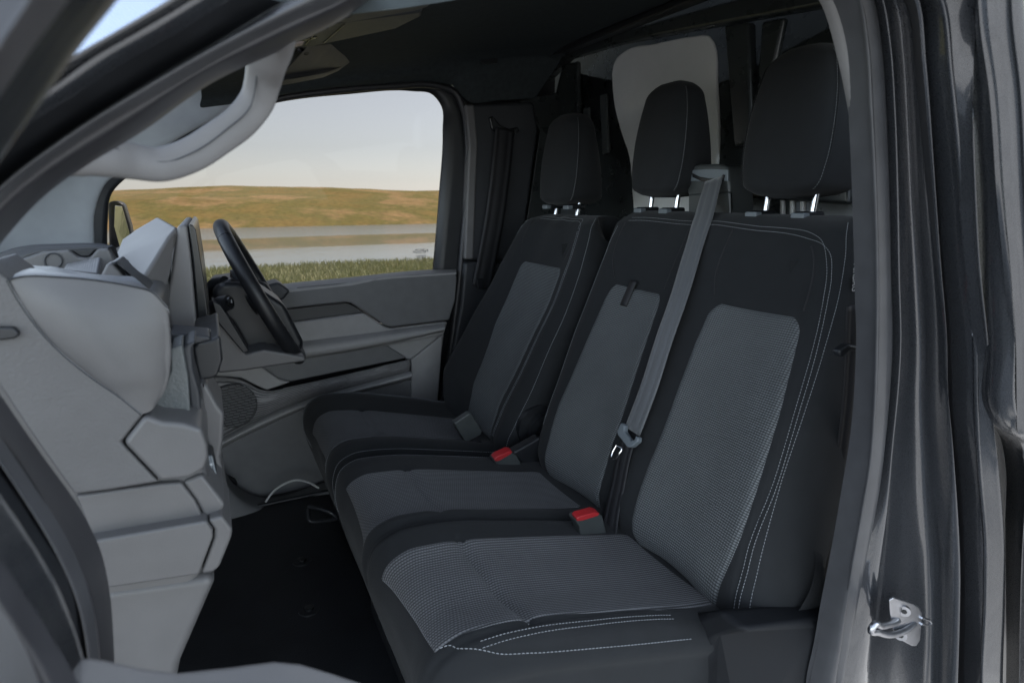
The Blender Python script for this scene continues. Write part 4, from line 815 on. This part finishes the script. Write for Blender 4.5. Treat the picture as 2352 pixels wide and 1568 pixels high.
# far part of the dashboard round the steering column
panel('knee_panel', [(490, 752), (511, 736), (566, 812), (606, 802), (700, 818), (705, 830), (560, 852), (500, 858)], .62, .25, MT['trim'], ds, bevel=.006)
panel('column_gap', [(486, 690), (506, 700), (520, 720), (572, 806), (560, 812), (500, 740)], .60, .06, MT['black'], ds, bevel=.003)
panel('binnacle', [(478, 668), (492, 650), (512, 648), (560, 640), (612, 650), (640, 690), (640, 720), (480, 720)], .92, .20, MT['black'], ds, bevel=.010)
panel('air_vent', [(612, 655), (640, 648), (668, 668), (650, 690), (618, 690)], 1.02, .10, MT['trim_dark'], ds, bevel=.008)
# instrument hood and tablet touchscreen
ts = thing('touchscreen', 'tablet touchscreen in a faceted grey housing on the dashboard', 'screen', tuple(at(430, 770, Y=.12)))
A = lambda x, y, Y: at(x, y, Y=Y)
hv = [A(346, 503, .24), A(366, 498, .24), A(406, 519, .10), A(390, 541, .08), A(325, 648, .0), A(259, 594, .10), A(278, 547, .20), A(308, 532, .24), A(381, 686, .04), A(393, 620, .07)]
hf = [(0, 1, 2, 3, 4, 5, 6, 7), (2, 9, 8, 4, 3)]
hood = obj('screen_housing', hv, hf, MT['trim_mid'], ts, smooth=False, solid=.02, solid_off=1, bevel=.005, seg=4, angle=12)
smooth_flat(hood, 20)
panel('tablet_back', [(407, 518), (431, 515), (441, 600), (456, 771), (391, 760), (382, 687), (393, 620)], .095, .36, MT['trim_mid'], ts, bevel=.005)
tb = panel('tablet_bezel', [(433, 515), (443, 517), (450, 528), (468, 640), (483, 770), (479, 775), (458, 771), (443, 600)], .092, .40, MT['gloss'], ts, bevel=.003)
# ------------------------------------------------------------------ steering wheel and column
sw = thing('steering_wheel', 'black leather steering wheel seen edge-on in front of far door', 'steering wheel', (-.92, .78, .65))
wc = (at(508, 520, Y=.78)+at(686, 815, Y=.78))/2; D1 = at(686, 815, Y=.78)-at(508, 520, Y=.78); RW = np.linalg.norm(D1)/2; D1 = D1/np.linalg.norm(D1); D2 = V((0, 1, 0)); WN = np.cross(D1, D2); WN *= np.sign(WN[0])
D2 = V((.06, 1, .01)); D2 /= np.linalg.norm(D2)
def ringpt(a, r=1.0): return wc+RW*r*(D1*math.cos(a)+D2*math.sin(a)*.98)
rim = tube('rim', [ringpt(a) for a in np.linspace(0, 2*math.pi, 97)], .0175, MT['black'], sw, n=20, cap=False, up=WN)
for a in (math.pi-.55, math.pi+.55, .35, -.35):
    tube('rim_seam', [ringpt(a-.004), ringpt(a+.004)], .0179, MT['gloss'], rim, n=20, up=WN)
hubc = wc-WN*.025
hub = tube('hub', [hubc-WN*.03, hubc-WN*.01, hubc+WN*.012, hubc+WN*.02], [.05, .085, .08, .05], MT['black'], sw, n=32)
for a in (math.pi/2, -math.pi/2, 0.0):
    tube('spoke', [hubc+(ringpt(a)-wc)*.25, hubc+(ringpt(a)-wc)*.7+WN*.012, ringpt(a)], [.030, .022, .016], MT['black'], sw, n=14, flat=.5, up=WN, samples=16)
sc = thing('steering_column', 'black steering column shroud with control stalks behind wheel', 'steering column', tuple(at(560, 740, Y=.75)))
panel('shroud', [(487, 668), (508, 649), (545, 648), (600, 664), (655, 700), (700, 790), (690, 812), (648, 812), (605, 796), (567, 806), (530, 744), (496, 710)], .70, .16, MT['black'], sc, bevel=.018, seg=5)
panel('shroud_cap', [(508, 650), (530, 640), (570, 650), (580, 668), (540, 664)], .72, .14, MT['black'], sc, bevel=.006)
st = tube('stalk', [at(470, 712, Y=.66), at(492, 705, Y=.645), at(512, 698, Y=.63), at(527, 694, Y=.62)], [.013, .016, .0185, .0165], MT['black'], sc, n=24, samples=20)
e_ = at(527, 694, Y=.6185); tube('stalk_end', [e_, e_+V((.004, -.002, .0004))], .0125, MT['gloss'], st, n=20)
tube('stalk_mark', [e_+V((.0044, -.004, .006)), e_+V((.0044, -.004, -.001))], .0011, MT['thread'], st, n=6)
tube('stalk', [at(478, 676, Y=.80), at(500, 652, Y=.76), at(517, 648, Y=.74)], [.012, .018, .015], MT['black'], sc, n=20, samples=16)
# ------------------------------------------------------------------ belts, buckles, roof fittings, striker
def ribbon(name, pts, width, mat, parent, wdir=(0, 1, 0), th=.0016, n=60, twist=None):
    P = Spl(pts)(np.linspace(0, 1, n)); T = np.gradient(P, axis=0); T /= np.linalg.norm(T, axis=1)[:, None]
    wd = V(wdir); vs, uv = [], []
    ws = [-1, -.66, -.6, -.33, -.28, 0, .28, .33, .6, .66, 1]; hs_ = [0, 0, -.0006, -.0006, 0, 0, 0, -.0006, -.0006, 0, 0]
    for i in range(n):
        w_ = wd-T[i]*(wd@T[i]); w_ /= np.linalg.norm(w_); nn = np.cross(w_, T[i]); nn *= np.sign(nn@(CAM-P[i]))
        for k, h in zip(ws, hs_): vs.append(P[i]+w_*k*width/2+nn*h)
    return obj(name, vs, grid_faces(n, len(ws)), mat, parent, solid=th, solid_off=0)
mb = thing('seat_belt', 'grey belt hanging down the bench from a black box between two headrests', 'seat belt', (-.3, .1, .3), 'seat belts')
def bq(x, y, d):           # a point standing d in front of the bench backrest plane
    n_ = V((1, 0, -.463)); n_ = n_/np.linalg.norm(n_); p0 = V((-.33, 0, .30))-n_*d; r = ray(x, y); return CAM+r*(((p0-CAM)@n_)/(r@n_))
bxp = [at(x, y, X=-.005) for x, y in [(1583, 394), (1590, 381), (1604, 377), (1655, 377), (1668, 381), (1674, 392), (1676, 430), (1678, 500), (1579, 498), (1582, 455), (1577, 440)]]
hx = prism('belt_outlet', bxp, (.075, 0, .0), MT['satin'], mb, bevel=.008, seg=4)
prism('outlet_plate', [at(x, y, X=-.008) for x, y in [(1588, 391), (1628, 388), (1672, 390), (1672, 416), (1585, 416)]], (.004, 0, 0), MT['tongue'], hx, bevel=.001)
prism('outlet_slot', [at(x, y, X=-.011) for x, y in [(1589, 398), (1606, 406), (1628, 410), (1655, 409), (1660, 401), (1664, 402), (1660, 416), (1640, 419), (1612, 417), (1590, 407)]], (.005, 0, 0), MT['gloss'], hx, bevel=.0008)
prism('outlet_lip', [at(x, y, X=-.012) for x, y in [(1580, 446), (1676, 440), (1678, 497), (1580, 496)]], (.01, 0, 0), MT['satin'], hx, bevel=.006)
ribbon('strap', [at(1640, 411, X=-.014), at(1630, 445, X=-.035), at(1618, 490, X=-.070), bq(1604, 535, .016), bq(1590, 580, .022), bq(1560, 680, .034), bq(1525, 780, .040), bq(1490, 890, .040), bq(1462, 965, .036), bq(1452, 990, .034)], .047, MT['belt'], mb, wdir=(0, 1, 0))
ribbon('strap', [bq(1444, 1005, .036), bq(1432, 1050, .030), bq(1418, 1120, .022), bq(1405, 1180, .022), bq(1396, 1248, .03)], .040, MT['belt_black'], mb)
tp = [bq(x, y, .046) for x, y in [(1424, 973), (1427, 970), (1434, 975), (1433, 990), (1448, 1012), (1457, 1008), (1459, 1000), (1466, 1004), (1464, 1014), (1450, 1026), (1440, 1027), (1418, 999), (1416, 990)]]
prism('tongue_grip', tp, (.012, 0, -.004), MT['tongue'], mb, bevel=.003)
lo_ = [bq(x, y, .044) for x, y in [(1417, 1022), (1429, 1028), (1428, 1034), (1416, 1054), (1408, 1055), (1404, 1049), (1408, 1038), (1417, 1022)]]
tube('tongue_plate', lo_, .0024, MT['chrome'], mb, n=8, flat=.6)
bk = thing('belt_buckle', 'black belt buckle with red button between the middle and outer cushions', 'buckle', tuple(at(1356, 1230, Y=.05)), 'belt buckles')
panel('buckle_body', [(1322, 1197), (1324, 1190), (1375, 1177), (1384, 1185), (1392, 1215), (1398, 1260), (1336, 1240), (1330, 1210)], .012, .026, MT['satin'], bk, bevel=.004)
prism('release_button', [at(x, y, Y=.010) for x, y in [(1324, 1191), (1330, 1186), (1366, 1176), (1378, 1179), (1374, 1185), (1338, 1196), (1326, 1197)]], (0, .018, .003), MT['red'], bk, bevel=.002)
bk2 = thing('belt_buckle', 'black belt buckle with red button beside the driver cushion', 'buckle', tuple(at(1170, 1070, Y=.46)), 'belt buckles')
panel('buckle_body', [(1134, 1058), (1140, 1050), (1175, 1038), (1186, 1044), (1196, 1060), (1200, 1090), (1160, 1080), (1144, 1068)], .350, .03, MT['satin'], bk2, bevel=.004)
prism('release_button', [at(x, y, Y=.348) for x, y in [(1135, 1055), (1142, 1048), (1168, 1036), (1178, 1037), (1174, 1043), (1148, 1058), (1139, 1060)]], (0, .02, .004), MT['red'], bk2, bevel=.002)
panel('buckle_stalk', [(1176, 1040), (1240, 1004), (1252, 1010), (1250, 1060), (1204, 1088), (1196, 1060)], .365, .03, MT['black'], bk2, bevel=.006)
bk3 = thing('belt_buckle', 'plain black buckle on a webbing stalk lying over the driver cushion', 'buckle', tuple(at(1110, 1050, Y=.52)), 'belt buckles')
panel('buckle_body', [(1042, 972), (1078, 948), (1084, 950), (1108, 988), (1106, 998), (1074, 1016), (1066, 1012)], .55, .022, MT['satin'], bk3, bevel=.005)
ribbon('buckle_strap', [at(1090, 1005, Y=.56), at(1104, 1030, Y=.53), at(1128, 1066, Y=.50)], .024, MT['belt_black'], bk3, wdir=(1, .3, .2))
db = thing('seat_belt', 'black belt running down the far door post from its slot', 'seat belt', tuple(at(1104, 655, Y=1.12)), 'seat belts')
ribbon('strap', [at(1160, 296, Y=1.150), at(1152, 380, Y=1.142), at(1138, 490, Y=1.138), at(1118, 600, Y=1.135), at(1106, 660, Y=1.13)], .075, MT['belt_black'], db, wdir=(1, 0, .1))
prism('belt_slot', [at(x, y, Y=1.155) for x, y in [(1124, 270), (1132, 266), (1150, 288), (1170, 296), (1190, 292), (1194, 300), (1180, 312), (1150, 312), (1130, 296)]], (0, .02, 0), MT['gloss'], db, bevel=.004)
panel('belt_anchor', [(1094, 640), (1112, 640), (1112, 664), (1098, 664)], 1.125, .02, MT['black'], db, bevel=.004)
pbt = thing('seat_belt', 'black belt beside the outer passenger backrest at the door post', 'seat belt', tuple(at(1960, 900, Y=-.30)), 'seat belts')
ribbon('strap', [at(1966, 700, Y=-.285), at(1962, 800, Y=-.285), at(1956, 900, Y=-.285), at(1938, 1050, Y=-.282), at(1905, 1250, Y=-.28), at(1880, 1420, Y=-.27)], .03, MT['belt_black'], pbt, wdir=(1, -.3, 0))
panel('belt_guide', [(1930, 806), (1952, 790), (1972, 794), (1972, 806), (1952, 808), (1938, 822), (1931, 818)], -.31, .014, MT['black'], pbt, bevel=.004)
# airbag label sewn into the outer backrest edge
c_ = V((-.094, -.229, .772))
al = [at(1960, 615, Y=-.232), at(1976, 612, Y=-.236), at(1976, 660, Y=-.236), at(1957, 662, Y=-.232)]
lb = prism('airbag_label', al, (.0015, .0008, 0), MT['label'], bench, bevel=.0003)
o_ = at(1964.5, 638, Y=-.2345); dn = at(1962.5, 662, Y=-.2335)-at(1966, 612, Y=-.2345); rt_ = at(1974, 640, Y=-.236)-at(1958, 640, Y=-.232)
text('label_lettering', 'AIRBAG', .013, o_+V((-.0012, -.0006, 0)), dn, rt_, MT['ltext'], lb)
# roof fittings
oc = thing('overhead_console', 'dark overhead console with two small lamps in the roof front', 'console', tuple(at(780, 80, Z=1.2)))
prism('console_body', [at(x, y, Z=1.195) for x, y in [(640, 118), (660, 88), (719, 66), (747, 57), (972, 27), (968, 40), (909, 68), (797, 92), (700, 112)]], (0, 0, .05), MT['trim_dark'], oc, bevel=.006)
for nm, pts in (('lamp_lens', [(664, 87), (700, 76), (724, 72), (718, 83), (690, 89), (668, 90)]), ('lamp_lens', [(643, 111), (672, 102), (699, 97), (694, 106), (670, 111), (648, 113)])):
    prism(nm, [at(x, y, Z=1.1925) for x, y in pts], (0, 0, .01), MT['lens'], oc, bevel=.002)
for pts in ([(700, 104), (735, 62), (737, 62), (703, 104)], [(742, 100), (790, 58), (792, 58), (745, 100)], [(690, 96), (700, 94), (726, 90), (728, 86), (724, 86), (696, 92)]):
    prism('console_seam', [at(x, y, Z=1.1935) for x, y in pts], (0, 0, .004), MT['gloss'], oc, bevel=0)
sv = thing('sun_visor', 'dark driver sun visor folded down beneath the roof lining', 'sun visor', tuple(at(690, 120, Y=.62)), 'sun visors')
vv = [(694, 120, .60), (632, 182, .60), (631, 190, .60), (640, 197, .605), (662, 194, .64), (740, 179, .82), (778, 163, .95), (812, 134, 1.0), (850, 108, 1.0), (842, 100, .95)]
prism('visor_board', [at(x, y, Y=Y) for x, y, Y in vv], (.012, .0, .012), MT['trim_dark'], sv, bevel=.006, seg=4)
tube('visor_pivot', [at(684, 112, Y=.62), at(696, 120, Y=.62), at(704, 122, Y=.64)], .006, MT['black'], sv, n=12)
sv2 = thing('sun_visor', 'dark passenger sun visor with pale painted highlight near top edge', 'sun visor', tuple(at(850, 30, Z=1.17)), 'sun visors')
prism('visor_board', [at(x, y, Z=1.165) for x, y in [(764, 54), (768, 46), (800, 40), (860, -20), (1020, -20), (985, 18), (960, 26), (800, 54)]], (0, 0, .015), MT['trim_dark'], sv2, bevel=.005)
prism('visor_highlight', [at(x, y, Z=1.1625) for x, y in [(875, 25), (905, 22), (950, 13), (975, 0), (980, -10), (925, -6), (905, 8)]], (0, 0, .004), MT['bulk_light'], sv2, bevel=.001)  # pale plate in place of a bright reflection on the visor
tube('visor_clip', [at(722, 70, Z=1.185), at(735, 62, Z=1.18), at(750, 60, Z=1.18)], .005, MT['black'], sv2, n=10)
# door striker on the rear post
sk_ = thing('door_striker', 'bright steel door striker loop bolted to the rear door post', 'striker', tuple(at(2075, 1430, Y=-.425)))
sp2 = [(2042, 1378), (2052, 1372), (2098, 1386), (2112, 1396), (2118, 1410), (2114, 1470), (2104, 1484), (2094, 1483), (2062, 1466), (2052, 1450), (2044, 1410)]
def sx(x, y, d=0): return at(x, y, Y=-.428)+V((-d*.8, -d*.6, 0))
prism('striker_plate', [sx(x, y) for x, y in sp2], (.004, .003, 0), MT['zinc'], sk_, bevel=.002)
tube('striker_loop', [sx(2062, 1424, .0), sx(2050, 1422, .008), sx(2020, 1418, .018), sx(2001, 1411, .024), sx(1998, 1416, .024), sx(2015, 1430, .020), sx(2048, 1444, .012), sx(2080, 1440, .006), sx(2100, 1432, 0)], .0042, MT['zinc'], sk_, n=14, samples=50)
for x, y in ((2076, 1400), (2068, 1455)):
    bl = tube('striker_bolt', [sx(x, y, -.001), sx(x, y, .004)], .0078, MT['zinc'], sk_, n=24); tube('bolt_socket', [sx(x, y, .0035), sx(x, y, .0046)], .0036, MT['black'], bl, n=6)
tube('striker_wire', [sx(2116, 1416, .002), sx(2134, 1420, .003), sx(2138, 1428, .003), sx(2130, 1432, .003), sx(2116, 1430, .002)], .0016, MT['zinc'], sk_, n=8)
